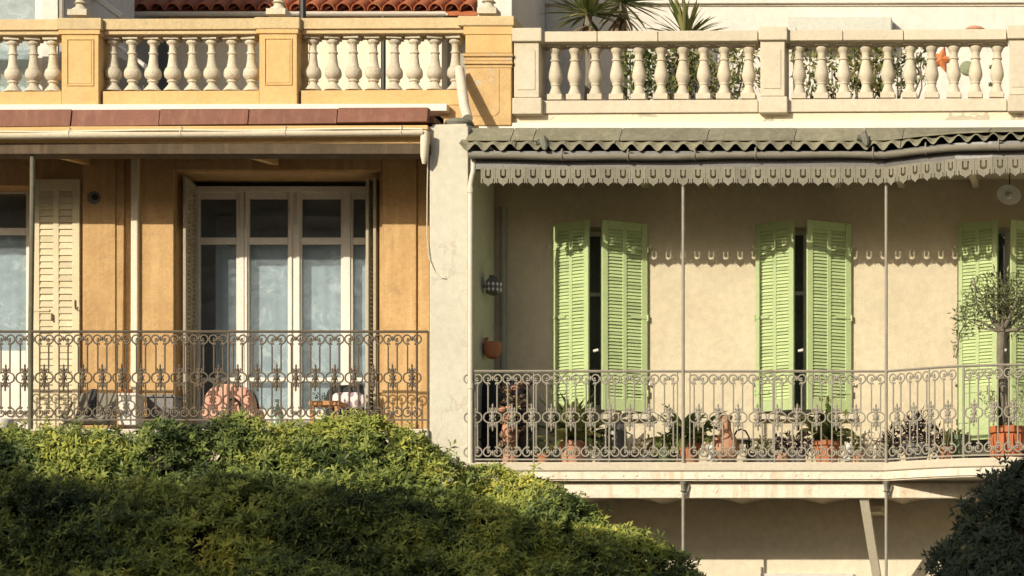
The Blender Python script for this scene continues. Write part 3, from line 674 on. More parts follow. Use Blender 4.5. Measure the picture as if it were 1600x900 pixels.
MB().add(*slabpoly(Z(751), FR - .008)).build('slab', M['stone_cream'], rb, smooth=False)
x_ = X(732) + .01
while x_ < XE - .3:                                # white tiles added to bounce fill light, a few millimetres proud of the slab
    y_ = YR - .005
    while y_ - .3 > max(front(x_), front(x_ + .3)) - .02:
        MB().box(x_, x_ + .296, y_ - .296, y_, FR - .0075, FR).build('bounce_tile', M['bounce_tile'], rb, smooth=False); y_ -= .3
    x_ += .3
MB().box(X(732) + .003, XE, .03, .14, Z(778, .03), Z(755, .03)).build('edge_beam', M['white_rust'], rb, bevel=.006, smooth=False)
MB().box(X(732) + .003, XE, .05, .12, Z(755, .03), Z(751) - .002).build('packing_strip', M['stone_cream'], rb, smooth=False)
vv = []; ff = []; n = 220; xs = np.linspace(X(732) + .003, XE, n + 1)
for x_ in xs:
    ph = ((x_ - X(1030, 1)) / .93) % 1.0; zz = Z(790, YR) + .085 * math.sin(math.pi * ph) ** .8
    vv += [(x_, .12, zz), (x_, YR, zz)]
for i in range(n): ff.append((2 * i, 2 * i + 1, 2 * i + 3, 2 * i + 2))
MB().add(vv, ff).build('vaulted_soffit', M['cream'], rb, fix=False)
for px in (1068, 1385):
    q = Vector((X(px), -.02, Z(757))); b = MB(); b.lathe([(.03, .03), (.045, .02), (.03, 0), (.022, -.06), (.035, -.075), (.02, -.09)][::-1], q, 10)
    b.tube([q + Vector((.02, .02, .01)), q + Vector((.06, .03, -.02)), q + Vector((.045, .03, -.075)), q + Vector((.02, 0, -.12))], .011, 6); b.build('pole_bracket', M['zinc'], rb)
bolts = MB()
for px in (975, 996, 1108, 1129, 1190, 1244, 1263, 1362, 1375, 1388, 1402, 1420, 885, 865):
    q = Vector((X(px), front(X(px)) - .065, Z(743.5))); 
    if X(px) > BX0: q.y = front(X(px)) - .07
    MB().lathe([(.012, 0), (.012, .006), (.006, .011)], (0, 0, 0), 8)
    bo = MB(); bo.tube([q + Vector((0, .005, 0)), q + Vector((0, -.009, 0))], .013, 8); bo.build('bolt', M['white_rust'], rb)
# raking strut from the beam down to the wall
sx = X(1343, .1); st = MB()
st.hexa([(sx + .12, YR, Z(970, YR)), (sx + .21, YR, Z(970, YR)), (sx + .21, YR - .001, Z(985, YR)), (sx + .12, YR - .001, Z(985, YR)),
         (sx, .14, Z(778, .1)), (sx + .10, .14, Z(778, .1)), (sx + .10, .06, Z(778, .1)), (sx, .06, Z(778, .1))])
st.build('strut', M['trim_cream'], rb, smooth=False)
MB().box(sx + .02, sx + .19, .7, YR, Z(800, .7), Z(800, .7) + .08).build('corbel', M['stone_cream'], rb, bevel=.01, smooth=False)

# ------------------------------------------------------------------ left roof terrace balustrade
YB = 1.12
s1 = (D + YB) / F
def bal_left():
    m = MB(); q = s1
    m.box(-11.5 * q, 11.5 * q, -11.5 * q, 11.5 * q, 80 * q, 86 * q)
    pr = [(14, 0), (13.5, 1.5), (8, 8.5), (6.5, 10), (6.3, 13), (8.3, 14.3), (8.5, 16), (7, 17.4), (9, 18.6), (12.2, 22), (13, 26), (12.7, 30), (11.6, 33.5), (10.4, 34.5), (10.6, 35.5), (8.6, 37), (7.2, 44), (6.2, 52), (5.8, 57), (7.4, 58.3), (7.4, 60), (5.8, 61.4), (5.4, 66), (5.5, 71), (6.4, 73), (9, 74.5), (9.6, 77), (8.5, 79.8)]
    m.lathe([(r * q, z * q) for r, z in pr], n=20); return m.mesh('baluster', M['stone_pale'], angle=50)
def bal_right():
    m = MB(); q = s1
    m.box(-11.2 * q, 11.2 * q, -11 * q, 11 * q, 82.5 * q, 90 * q); m.box(-11.2 * q, 11.2 * q, -11 * q, 11 * q, 0, 8.5 * q)
    pr = [(10.8, 8), (10.2, 10.5), (8, 16), (6.6, 20), (6.4, 22.5), (7.6, 23.5), (7.6, 25.2), (7.2, 25.8), (9.5, 31), (11, 36), (10.8, 40), (9.4, 47), (7.4, 55), (6.2, 60.5), (8, 61.5), (8, 63.5), (6.2, 64.5), (6.2, 70), (7.4, 74), (8.6, 75), (8.6, 77), (9.8, 78.5), (9.8, 80.5), (8, 82.6)]
    m.lathe([(r * q, z * q) for r, z in pr], n=20); return m.mesh('baluster', M['stone_cream'], angle=50)
ba = thing('balustrade', 'ochre roof terrace balustrade with bulbous pale stone balusters', 'balustrade', (X(330, YB), YB, TOPL))
tl = lambda px, y: y - 3.2 * px / 800          # the terrace edge rises a little to the right
def lbox(name, mat, px0, y0, px1, y1, ya, yb, bev=.008):
    return MB().pbox4(px0, tl(px0, y0), tl(px0, y1), px1, tl(px1, y0), tl(px1, y1), ya, yb).build(name, M[mat], ba, bevel=bev, smooth=False)
bl = bal_left()
piers = [(96, 154), (405, 464), (727, 799)]
bays = [(-160, 96), (160, 405), (470, 727)]
for a, b_ in bays:
    a2 = a - .0; b2 = b_
    lbox('coping', 'coping', a2, 30, b2, 47, YB - .13, YB + .22)
    lbox('cornice', 'coping', a2, 47.3, b2, 54.5, YB - .10, YB + .2)
    lbox('plinth', 'ochre_trim', a2, 143, b2, 167, YB - .11, YB + .25)
def bal(*a):
    o = inst('baluster', *a); o.rotation_euler = (random.uniform(-.012, .012), random.uniform(-.016, .016), o.rotation_euler[2]); o.location.x += random.uniform(-.005, .005); return o
for k in range(-5, 3): bal(bl, ba, (X(18 + 31.7 * k, YB), YB + .04, Z(tl(0, 143), YB)), random.uniform(-.2, .2))
for k in range(8): bal(bl, ba, (X(175 + 31 * k, YB), YB + .04, Z(tl(290, 143), YB)), random.uniform(-.2, .2))
for k in range(8): bal(bl, ba, (X(487 + 31.9 * k, YB), YB + .04, Z(tl(600, 143), YB)), random.uniform(-.2, .2))
for i, (a, b_) in enumerate(piers):
    top = 58
    if i < 2:
        p = lbox('pier', 'ochre_trim', a, 54, b_, 168, YB - .17, YB + .25)
        MB().pbox(a + 11, tl(a, 64), b_ - 11, tl(a, 131), YB - .176, YB - .169).build('panel', M['ochre_trim'], p, bevel=.003, smooth=False)
        fr = MB()
        for q in ((a + 8, 61, b_ - 8, 62.2), (a + 8, 133, b_ - 8, 134.2), (a + 8, 62.2, a + 9.2, 133), (b_ - 9.2, 62.2, b_ - 8, 133)): fr.pbox(q[0], tl(a, q[1]), q[2], tl(a, q[3]), YB - .182, YB - .169)
        fr.build('panel_moulding', M['ochre_trim'], p, smooth=False)
        MB().pbox(a - 8, tl(a, 28), b_ + 4, tl(a, 46.5), YB - .20, YB + .28).build('pier_cap', M['coping'], ba, bevel=.012, smooth=False)
        MB().pbox(a - 5, tl(a, 46.8), b_ + 2, tl(a, 53.8), YB - .19, YB + .27).build('pier_cornice', M['ochre_trim'], ba, bevel=.008, smooth=False)
    fx = X((a + b_) / 2 + 1, YB)
    q = s1; zc = Z(tl(a, 27.5), YB)
    f = MB(); f.box(fx - 15 * q, fx + 15 * q, YB - 15 * q, YB + 15 * q, zc, zc + 9 * q)
    f.lathe([(r * q, z * q) for r, z in [(14, 9), (13, 12), (8, 15), (7, 19), (11, 21), (8, 23), (7, 26), (17, 34), (21, 44), (20, 54), (12, 62), (14, 65), (8, 70), (3, 80)]], (fx, YB, zc), 18)
    f.build('finial', M['stone_pale'], ba, angle=50)
# end pier with its worn lower block
a, b_ = 727, 800
p = MB().pbox(a, 54, b_, 83, YB - .17, YB + .25).build('pier', M['ochre_trim'], ba, bevel=.01, smooth=False)
MB().pbox(a - 12, 24.5, b_ + 3, 40, YB - .2, YB + .28).build('pier_cap', M['coping'], ba, bevel=.012, smooth=False)
MB().pbox(a - 3, 40.3, b_ + 1, 53.8, YB - .18, YB + .26).build('pier_cornice', M['ochre_trim'], ba, bevel=.008, smooth=False)
for y0, y1, o in ((83, 88, 4), (88, 95, 1), (95, 100, 3), (100, 106, 0)): MB().pbox(a - o, y0 + .2, b_ + o * .2, y1, YB - .18 - o * .008, YB + .25).build('pier_moulding', M['ochre_worn'], ba, bevel=.008, smooth=False)
p = MB().pbox(a + 1, 106.2, b_ - 1, 196, YB - .18, YB + .25).build('pier', M['ochre_worn'], ba, bevel=.01, smooth=False)
poly = [(a + 7, 121), (a + 13, 114), (b_ - 14, 114), (b_ - 14, 181), (b_ - 20, 187), (a + 7, 187)]
MB().prism([(X(x, YB), Z(y, YB)) for x, y in poly[::-1]], YB - .187, YB - .179).build('panel', M['ochre_worn'], p, bevel=.003, smooth=False)
MB().pbox(693, 142, 728, 195, YB - .1, YB + .25).build('plinth_end', M['ochre_worn'], ba, bevel=.01, smooth=False)

# ------------------------------------------------------------------ right roof terrace balustrade
bb = thing('balustrade', 'smooth cream roof terrace balustrade with vase shaped balusters', 'balustrade', (X(1200, YB), YB, TOPR))
tr_ = lambda px, y: y - 4 * (px - 850) / 720
def rbox(name, mat, px0, y0, px1, y1, ya, yb, bev=.008, par=None):
    return MB().pbox4(px0, tr_(px0, y0), tr_(px0, y1), px1, tr_(px1, y0), tr_(px1, y1), ya, yb).build(name, M[mat], par or bb, bevel=bev, smooth=False)
br = bal_right()
rp = [(803, 842), (1188, 1226), (1577, 1616), (1960, 2000)]
for i, (a, b_) in enumerate(rp):
    p = rbox('pier', 'stone_cream', a, 64.5, b_, 152, YB - .16, YB + .22)
    rbox('pier_cap', 'stone_cream', a - 3, 43, b_ + 4, 64.2, YB - .20, YB + .26, .012)
    rbox('pier_base', 'stone_cream', a - 3, 152.3, b_ + 4, 178, YB - .20, YB + .26, .012)
    rbox('panel', 'stone_cream', a + 5, 78, b_ - 6, 140, YB - .168, YB - .161, .003, p)
runs = [(846, 1184, [867, 897.5, 930, 964, 998, 1032, 1065.5, 1100, 1131, 1169], 0), (1230, 1573, [1249, 1283, 1319, 1353, 1387, 1421, 1456, 1491, 1524, 1557], 0), (1620, 1956, [1640 + 34 * k for k in range(9)], 0)]
for a, b_, xs, _ in runs:
    for k, (u, v) in enumerate(((a, a + 87), (a + 87, a + 182), (a + 182, b_))):
        rbox('coping', 'stone_cream', u + .5, 49 + random.uniform(-.25, .25), v - .5, 65.5, YB - .14, YB + .2, .008)
    rbox('rail_underside', 'stone_cream', a, 65.7, b_, 67.5, YB - .10, YB + .16, .003)
    rbox('plinth', 'stone_cream', a, 157.2, b_, 177, YB - .12, YB + .2)
    for x_ in xs: bal(br, bb, (X(x_, YB), YB + .03, Z(tr_(x_, 157), YB)), 0)
rbox('base_band', 'stone_peel', 800, 178.4, 2000, 193, YB - .09, YB + .3)
rbox('flashing', 'white', 748, 191.5, 2000, 203, YB - .16, YB + .2, .004)

# ------------------------------------------------------------------ things on the left roof terrace
TZ = TOPL
tw = thing('terrace_room', 'white terrace room with a tall window at the left edge', 'building', (X(20, 1.8), 1.8, TZ))
Yt = 1.8; zt0 = TZ; zt1 = Z(-345, Yt)
m = MB(); m.box(X(66, Yt), X(90, Yt), Yt, Yt + 2.4, zt0, zt1); m.box(X(-420, Yt), X(66, Yt), Yt, Yt + .12, Z(-95, Yt), zt1); m.box(X(-420, Yt), X(66, Yt), Yt, Yt + .12, zt0, Z(148, Yt))
m.box(X(-420, Yt), X(66, Yt), Yt + 2.2, Yt + 2.4, zt0, zt1)
m.build('wall', M['white_wall'], tw, smooth=False)
MB().box(X(-420, Yt), X(96, Yt), Yt - .15, Yt + 2.5, zt1, zt1 + .12).build('roof', M['white_wall'], tw, smooth=False)
f = MB()
for a, b_ in ((55, 66), (-40, -30), (-140, -130)): f.pbox(a, -95, b_, 148, Yt + .02, Yt + .08)
fo = f.build('window_frame', M['white'], tw, smooth=False)
for a, b_ in ((-30, 55), (-130, -40)): MB().pbox(a, -95, b_, 148, Yt + .045, Yt + .05).build('pane', M['glass_bright'], fo, smooth=False)
m = MB(); m.tube([P(97, -60, 1.75), P(97, 160, 1.75)], .03, 8); m.build('downpipe', M['pipe_grey'], tw)

an_ = thing('terrace_annexe', 'low cream annexe with red clay tile roof above the left balustrade', 'building', (X(430, 5), 5, TZ))
Ya = 5.0
MB().pbox(262, 22, 690, 180, Ya, Ya + .3).build('wall', M['trim_cream'], an_, smooth=False)
MB().pbox(150, 22, 262, 180, Ya + .5, Ya + .8).build('wall', M['white_wall'], an_, smooth=False)
MB().pbox(690, 24, 748, 180, Ya + .3, Ya + .6).build('wall', M['pipe_grey'], an_, smooth=False)
MB().pbox(247, 62, 263, 180, Ya - .12, Ya + .02).build('door', M['dark_pot'], an_, bevel=.01, smooth=False)
gm = MB(); zg = Z(19.5, Ya - .35)
pr_ = [(.05 * math.cos(R(a)), zg + .045 * math.sin(R(a))) for a in range(0, -181, -30)] + [(.042 * math.cos(R(a)), zg + .037 * math.sin(R(a))) for a in range(-180, 1, 30)]
gm.sweep([(X(196, Ya - .35), Ya - .35), (X(698, Ya - .35), Ya - .35)], pr_); go = gm.build('gutter', M['white'], an_)
# canal tiles
def half_pipe(r, L, taper, th, up=True):
    m = MB(); n = 8; vv = []
    for j in (0, 1):
        rr_ = r * (1 - taper * j)
        for ro in (rr_, rr_ - th):
            for k in range(n + 1):
                t = math.pi * k / n; s = 1 if up else -1
                vv.append((ro * math.cos(t), L * j, s * ro * math.sin(t)))
    q = n + 1; ff = []
    for k in range(n):
        ff += [(k, k + 1, 2 * q + k + 1, 2 * q + k), (q + k, 3 * q + k, 3 * q + k + 1, q + k + 1), (k, q + k, q + k + 1, k + 1), (2 * q + k, 2 * q + k + 1, 3 * q + k + 1, 3 * q + k)]
    ff += [(0, 2 * q, 3 * q, q), (n, q + n, 3 * q + n, 2 * q + n)]
    m.add(vv, ff); return m.mesh('roof_tile', M['tile'], angle=50)
tm = half_pipe(.095, .42, .14, .014); slope = R(26); x = X(198, Ya - .3); cnt = 0
x1 = X(745, Ya - .3)
under = MB(); y0_, z0_ = Ya - .3, Z(17, Ya - .3)
under.hexa([(x - .1, y0_, z0_ - .06), (x1, y0_, z0_ - .06), (x1, y0_ + 3, z0_ - .06 + 3 * math.tan(slope)), (x - .1, y0_ + 3, z0_ - .06 + 3 * math.tan(slope)), (x - .1, y0_, z0_ - .01), (x1, y0_, z0_ - .01), (x1, y0_ + 3, z0_ - .01 + 3 * math.tan(slope)), (x - .1, y0_ + 3, z0_ - .01 + 3 * math.tan(slope))])
ro = under.build('roof', M['tile'], an_, smooth=False)
while x < x1:
    for r_ in range(3):
        o = inst('roof_tile', tm, ro, (x + random.uniform(-.006, .006), y0_ - .03 + r_ * .33 * math.cos(slope), z0_ + r_ * .33 * math.sin(slope) + random.uniform(-.004, .004)))
        o.rotation_euler = (slope + R(1.5), 0, random.uniform(-.03, .03))
    x += .2
for px, Yp, r, lab, b0, b1 in ((473, 2.6, .04, 'dark awning post rising behind the second balustrade pier', -80, 170), (599, 3.4, .03, 'thin dark post behind the balusters in front of the cream annexe', 26, 172)):
    t = thing('terrace_post', lab, 'post', (X(px, Yp), Yp, TZ))
    MB().tube([(X(px, Yp), Yp, TZ), (X(px, Yp), Yp, Z(b0, Yp))], r, 8).build('shaft', M['black_iron'], t)
    MB().lathe([(r * 2.2, 0), (r * 2.2, .03), (r * 1.2, .06)], (X(px, Yp), Yp, TZ), 10).build('foot', M['black_iron'], t)
# raking handrail and steps behind the left balusters
t = thing('terrace_steps', 'grey raking steps with pale handrail behind the left balusters', 'steps', (X(205, 3.2), 3.2, TZ))
for k in range(6): MB().box(X(176, 3) + k * .14, X(176, 3) + (k + 1) * .14, 2.9, 3.8, TZ, TZ + 1.02 - k * .17).build('step', M['pipe_grey'], t, smooth=False)
MB().tube([P(140, -10, 2.85), P(190, 26, 2.85)], .04, 6).build('handrail', M['white'], t)
MB().tube([P(178, 66, 2.85), P(238, 112, 2.85)], .028, 6).build('stringer', M['white'], t)
t = thing('concrete_block', 'broken pale block lying behind the sixth baluster', 'block', (X(330, 2.2), 2.2, TZ))
MB().box(X(318, 2.2), X(345, 2.2), 2.1, 2.35, TZ, TZ + .30).build('lower_block', M['pipe_grey'], t, bevel=.02, smooth=False)
MB().box(X(322, 2.2), X(340, 2.2), 2.12, 2.33, TZ + .305, TZ + .38).build('upper_block', M['pipe'], t, bevel=.02, smooth=False)
# chimney block added between the terraces to shade the wall behind it
t = thing('shade_stack', 'tall white chimney stack added behind the worn end pier to shade the wall', 'shading', (X(778, 2.6), 2.6, TZ))
MB().box(X(746, 2.1), X(800, 2.1), 2.1, 3.85, TZ, Z(-260, 2.1)).build('shaft', M['white_wall'], t, bevel=.01, smooth=False)
MB().box(X(742, 2.1), X(804, 2.1), 2.05, 3.87, Z(-260, 2.1), Z(-272, 2.1)).build('cap', M['white_wall'], t, bevel=.01, smooth=False)

# ------------------------------------------------------------------ right roof terrace
YW = 3.9; TR = TOPR
tb = thing('penthouse', 'white set-back top storey behind the cream balustrade', 'building', (X(1250, YW), YW, TR))
MB().pbox(800, 9, 2100, 215, YW, YW + .3).build('wall', M['white_wall'], tb, smooth=False)
MB().pbox4(800, -320, 6, 2100, -320, 3, YW - .06, YW + .3).build('upper_wall', M['white_wall'], tb, bevel=.01, smooth=False)
MB().pbox4(800, 5.5, 9, 2100, 2.5, 9, YW - .02, YW + .25).build('shadow_joint', M['stone_pale'], tb, smooth=False)
t = tag(MB().pbox(1231, 26, 1393, 70, YW - .22, YW - .002).build('shutter_box', M['box_paint'], None, org=P(1312, 70, YW), bevel=.012, smooth=False), 'long pale box fixed to the white wall above the balustrade', 'wall box')
# wall ornaments
def star(px, py, Y, r, mat):
    m = MB(); n = 10; c_ = P(px, py, Y); vv = [c_ + Vector((0, -.05, 0))]; 
    for k in range(n):
        a = 2 * math.pi * k / n + R(75); rr_ = r if k % 2 == 0 else r * .42
        vv.append(c_ + Vector((rr_ * math.cos(a), -.012, rr_ * math.sin(a))))
    vv += [Vector((v.x, Y + .01, v.z)) for v in vv[1:]]
    ff = [(0, k + 1, (k + 1) % n + 1) for k in range(n)] + [(k + 1, n + k + 1, n + (k + 1) % n + 1, (k + 1) % n + 1) for k in range(n)] + [tuple(range(n + 1, 2 * n + 1))]
    m.add(vv, ff); return m
tag(star(1470, 93, YW - .012, .175, M['starfish']).build('starfish_ornament', M['starfish'], None, org=P(1470, 93, YW), bevel=.006, smooth=False), 'orange ceramic starfish hanging on the white wall', 'ornament')
t = MB(); t.lathe([(.005, -.03), (.06, -.025), (.085, -.012), (.095, .02)][::1], (0, 0, 0), 18)
me = t.mesh('shell_ornament', M['sage']); o = new_obj('shell_ornament', me, None, P(1511, 106, YW - .022)); o.rotation_euler = (R(-90), 0, 0); tag(o, 'round sage green ceramic shell on the white wall', 'ornament')
for px, py, lab in ((1548, 104, 'small green ornament on the white wall, upper of two'), (1547, 131, 'small green ornament on the white wall, lower of two')):
    tag(star(px, py, YW - .012, .03, M['sage']).build('wall_ornament', M['sage'], None, org=P(px, py, YW), smooth=False), lab, 'ornament', 'small wall ornaments')
tag(MB().lathe([(.01, 0), (.12, .01), (.15, .05), (.09, .09), (.02, .11)], P(1524, 46.5, YW - .16) + Vector((0, 0, -.06)), 14).build('shell_ornament', M['terracotta_pale'], None, org=P(1524, 50, YW - .16)), 'brown shell showing just above the cream coping', 'ornament')

# ------------------------------------------------------------------ foliage builders
def leaf_mesh(name, mat, base, axis, side, up, length, width, tint, curl=.18):
    """arrays of leaves, each a folded blade of 4 triangles"""
    n = len(base); L = length[:, None]; W = width[:, None]
    mid = base + axis * L * .5 + up * L * curl * .3; tip = base + axis * L - up * L * curl
    l = base + axis * L * .45 + side * W * .5 + up * W * .22; r = base + axis * L * .45 - side * W * .5 + up * W * .22
    v = np.stack([base, l, mid, r, tip], 1).reshape(-1, 3)
    k = np.arange(n) * 5
    f = np.stack([k, k + 2, k + 1, k, k + 3, k + 2, k + 1, k + 2, k + 4, k + 2, k + 3, k + 4], 1).reshape(-1, 3)
    me = bpy.data.meshes.new(name); me.vertices.add(len(v)); me.vertices.foreach_set('co', v.astype(np.float32).ravel())
    me.loops.add(f.size); me.loops.foreach_set('vertex_index', f.astype(np.int32).ravel())
    me.polygons.add(len(f)); me.polygons.foreach_set('loop_start', (np.arange(len(f)) * 3).astype(np.int32)); me.polygons.foreach_set('loop_total', np.full(len(f), 3, np.int32))
    at = me.attributes.new('tint', 'FLOAT', 'POINT'); at.data.foreach_set('value', np.repeat(tint, 5).astype(np.float32))
    me.materials.append(mat); me.update(calc_edges=True); return me
def unit(a): return a / np.maximum(1e-6, np.linalg.norm(a, axis=1))[:, None]
rng = np.random.default_rng(11)
def vnoise(p, s, seed):
    r = np.random.default_rng(seed); o = np.zeros(len(p))
    for k in range(7):
        d = r.normal(size=3); d /= np.linalg.norm(d); o += np.sin(p @ d * s * r.uniform(.6, 1.9) + r.uniform(0, 6.3))
    return o / 7
def shrub(name, label, lobes, mat, dens, lsize, stem_pts, yellow=.5, seed=3, lump=.10, nsub=7):
    """lobes: (centre, radius vector). Leaves grow in whorls on the outer skin of the union of the lobes."""
    r = np.random.default_rng(seed)
    root = thing(name, label, 'shrub', stem_pts[0])
    lobes = list(lobes)
    for c_, rr_ in list(lobes):
        for _ in range(nsub):
            u = r.normal(size=3); u[1] = -abs(u[1]) * .8; u[2] = u[2] * .9 + .25; u /= np.linalg.norm(u)
            lobes.append((c_ + u * rr_ * r.uniform(.70, .84), rr_ * r.uniform(.26, .42)))
    C = np.array([l[0] for l in lobes]); Rr = np.array([l[1] for l in lobes])
    pts = []; nrm = []
    for i in range(len(C)):
        area = 4 * math.pi * np.mean(Rr[i]) ** 2; n = int(area * dens)
        u = unit(r.normal(size=(n, 3))); u = u[u[:, 1] < .55]
        q0 = C[i] + u * Rr[i]; wob = 1 + lump * vnoise(q0, 5., seed + i) + .10 * vnoise(q0, 14, seed + 50 + i) + .07 * vnoise(q0, 34, seed + 70 + i)
        dep = 1 - .20 * r.random(len(u)) ** 1.3
        p = C[i] + u * Rr[i] * (wob * dep)[:, None]; nn = unit(u / Rr[i])
        keep = np.ones(len(p), bool)
        for j in range(len(C)):
            if j != i: keep &= (((p - C[j]) / Rr[j]) ** 2).sum(1) > .80
        pts.append(p[keep]); nrm.append(nn[keep])
    p = np.concatenate(pts); nn = np.concatenate(nrm); nw = 6
    hole = vnoise(p, 7.5, seed + 5) + .5 * vnoise(p, 19, seed + 6); ok = hole > -.5           # thin spots let one see into the crown
    inner = (hole < .0) & (r.random(len(p)) < .8); pin = p[inner] - nn[inner] * r.uniform(.10, .2, inner.sum())[:, None]
    p = np.concatenate([p[ok], pin]); nn = np.concatenate([nn[ok], nn[inner]]); n = len(p)
    p = p + nn * (np.where(r.random(n) < .05, r.uniform(.03, .13, n), 0) * (lsize / .08))[:, None]   # stray shoots
    wsz = r.uniform(.6, 1.3, n)
    tone = .40 + .40 * vnoise(p, 3.2, seed + 9) + .25 * vnoise(p, 9., seed + 19) + r.normal(0, .10, n) + yellow * np.clip(vnoise(p, 1.9, seed + 29) - .05, 0, 1)
    ax0 = unit(nn + .5 * r.normal(size=(n, 3)) + np.array([-.35, -.65, .5]))   # shoots lean to the light
    t1 = unit(np.cross(ax0, r.normal(size=(n, 3)))); t2 = np.cross(ax0, t1)
    B = []; A = []; Sd = []; U = []; Ln = []; Wd = []; T = []
    for k in range(nw):
        w_ = 2 * math.pi * k / nw + r.uniform(-.4, .4, n); out = t1 * np.cos(w_)[:, None] + t2 * np.sin(w_)[:, None]
        spread = r.uniform(.8, 2.4, n)[:, None]
        ax = unit(ax0 + out * spread); sd = unit(np.cross(ax, ax0)); up = unit(np.cross(sd, ax)); up *= np.sign((up * ax0).sum(1))[:, None]
        B.append(p + ax0 * (r.uniform(-.02, .03, n) * lsize / .08)[:, None]); A.append(ax); Sd.append(sd); U.append(up); L_ = lsize * wsz * r.uniform(.75, 1.15, n); Ln.append(L_); Wd.append(L_ * r.uniform(.24, .34, n)); T.append(np.clip(tone + r.normal(0, .07, n), 0, 1))
    me = leaf_mesh('crown', mat, np.concatenate(B), np.concatenate(A), np.concatenate(Sd), np.concatenate(U), np.concatenate(Ln), np.concatenate(Wd), np.concatenate(T))
    o = new_obj('crown', me, root, -Vector(root.location))
    # solid dark core inside each lobe, its colour stands in for inner shade
    m = MB()
    for i in range(len(C)):
        q = 8; ring = []; vv = []; ff = []
        for a in range(1, q // 2 + 1):
            th = math.pi * a / (q // 2 + 1)
            for b_ in range(q):
                ph = 2 * math.pi * b_ / q; vv.append((C[i][0] + Rr[i][0] * .66 * math.sin(th) * math.cos(ph), C[i][1] + Rr[i][1] * .66 * math.sin(th) * math.sin(ph), C[i][2] + Rr[i][2] * .66 * math.cos(th)))
        nr = q // 2
        for a in range(nr - 1):
            for b_ in range(q): ff.append((a * q + b_, a * q + (b_ + 1) % q, (a + 1) * q + (b_ + 1) % q, (a + 1) * q + b_))
        ff += [tuple(range(q))[::-1], tuple((nr - 1) * q + b_ for b_ in range(q))]
        m.add(vv, ff)
    m.build('dark_core', M['core_shade'], root)
    m = MB()
    for s_ in stem_pts:
        s_ = Vector(s_); tgt = Vector(C[int(np.argmin(((C[:, :2] - np.array(s_[:2])) ** 2).sum(1)))])
        m.tube([s_, s_.lerp(tgt, .4) + Vector((.06, 0, 0)), tgt], [.09, .06, .03], 8)
    m.build('stem', M['bark'], root)
    return root
def lob(px, py, Y, rp, ry=None, rz=None):
    k = (D + Y) / F; return (np.array(P(px, py, Y)), np.array([rp * k, (ry or rp * .9) * k, (rz or rp) * k]))

# ------------------------------------------------------------------ shrubs in front
la = [lob(10, 797, -3.3, 126), lob(150, 800, -3.4, 128), lob(300, 800, -3.5, 130), lob(430, 790, -3.3, 128), lob(545, 790, -3.2, 130), lob(635, 806, -3.1, 104, rz=116), lob(-120, 810, -3.4, 130),
      lob(70, 890, -4.3, 150), lob(240, 905, -4.5, 150), lob(400, 880, -4.4, 140), lob(560, 890, -4.3, 150), lob(690, 890, -4.0, 120),
      lob(-40, 1030, -4.6, 190), lob(200, 1060, -4.9, 200), lob(450, 1060, -4.8, 200), lob(660, 1050, -4.5, 190), lob(350, 1200, -4.6, 220), lob(600, 1210, -4.5, 220), lob(80, 1210, -4.6, 220)]
shrub('shrub', 'large yellow green shrub mass in front of the ochre house', la, M['leaf'], 560, .076, [(X(100, -3.6), -3.6, GZ), (X(330, -3.8), -3.8, GZ), (X(560, -3.7), -3.7, GZ)], .9, 3)
lb_ = [lob(765, 796, -2.6, 64), lob(835, 816, -2.7, 70), lob(880, 845, -2.8, 70), lob(800, 890, -3.3, 105), lob(900, 915, -3.3, 95), lob(965, 905, -3.0, 78), lob(1020, 930, -3., 75), lob(1060, 965, -2.9, 72), lob(850, 1040, -3.5, 170), lob(1000, 1060, -3.3, 130), lob(900, 1200, -3.4, 200)]
shrub('shrub', 'lower rounded green shrub under the bowed balcony', lb_, M['leaf'], 560, .076, [(X(850, -3.2), -3.2, GZ), (X(980, -3.1), -3.1, GZ)], .5, 23)
lc = [lob(1620, 836, -8.5, 114), lob(1552, 886, -8.6, 78), lob(1590, 950, -8.8, 130), lob(1522, 955, -8.6, 58), lob(1690, 850, -8.5, 140), lob(1560, 1060, -8.8, 130), lob(1680, 1050, -8.8, 170), lob(1620, 1250, -8.8, 200)]
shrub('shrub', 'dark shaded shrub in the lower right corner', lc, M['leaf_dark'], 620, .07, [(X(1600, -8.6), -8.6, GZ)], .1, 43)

# ------------------------------------------------------------------ potted plants and balcony things
def blades(name, mat, base, n, length, width, lift=(35, 80), droop=.6, seed=1, seg=6, jit=.03, parent=None, tint=None):
    r = random.Random(seed); vv = []; ff = []; tt = []
    base = Vector(base)
    for i in range(n):
        az = r.uniform(0, 2 * math.pi); el = R(r.uniform(*lift)); L = length * r.uniform(.65, 1.1); W = width * r.uniform(.75, 1.15); dr = droop * r.uniform(.5, 1.4)
        h = Vector((math.cos(az), math.sin(az), 0)); sd = Vector((-math.sin(az), math.cos(az), 0)); p = base + Vector((r.uniform(-jit, jit), r.uniform(-jit, jit), 0)); e = el; o = len(vv); t = r.random()
        for k in range(seg + 1):
            u = k / seg; wd = W * (math.sin(math.pi * min(1, u * .92 + .06)) ** .75) * .5
            upv = h * -math.sin(e) + Vector((0, 0, 1)) * math.cos(e)
            vv += [p + sd * wd + upv * wd * .35, p, p - sd * wd + upv * wd * .35]; tt += [t] * 3
            p = p + (h * math.cos(e) + Vector((0, 0, 1)) * math.sin(e)) * (L / seg); e -= dr / seg * (0.5 + u)
        for k in range(seg):
            a = o + 3 * k; ff += [(a, a + 1, a + 4, a + 3), (a + 1, a + 2, a + 5, a + 4)]
    b = wloc(parent) if parent else Vector((0, 0, 0))
    me = bpy.data.meshes.new(name); me.from_pydata([tuple(v - b) for v in vv], [], ff); me.materials.append(mat)
    at = me.attributes.new('tint', 'FLOAT', 'POINT'); at.data.foreach_set('value', tt)
    me.polygons.foreach_set('use_smooth', [True] * len(me.polygons)); me.update()
    return new_obj(name, me, parent)
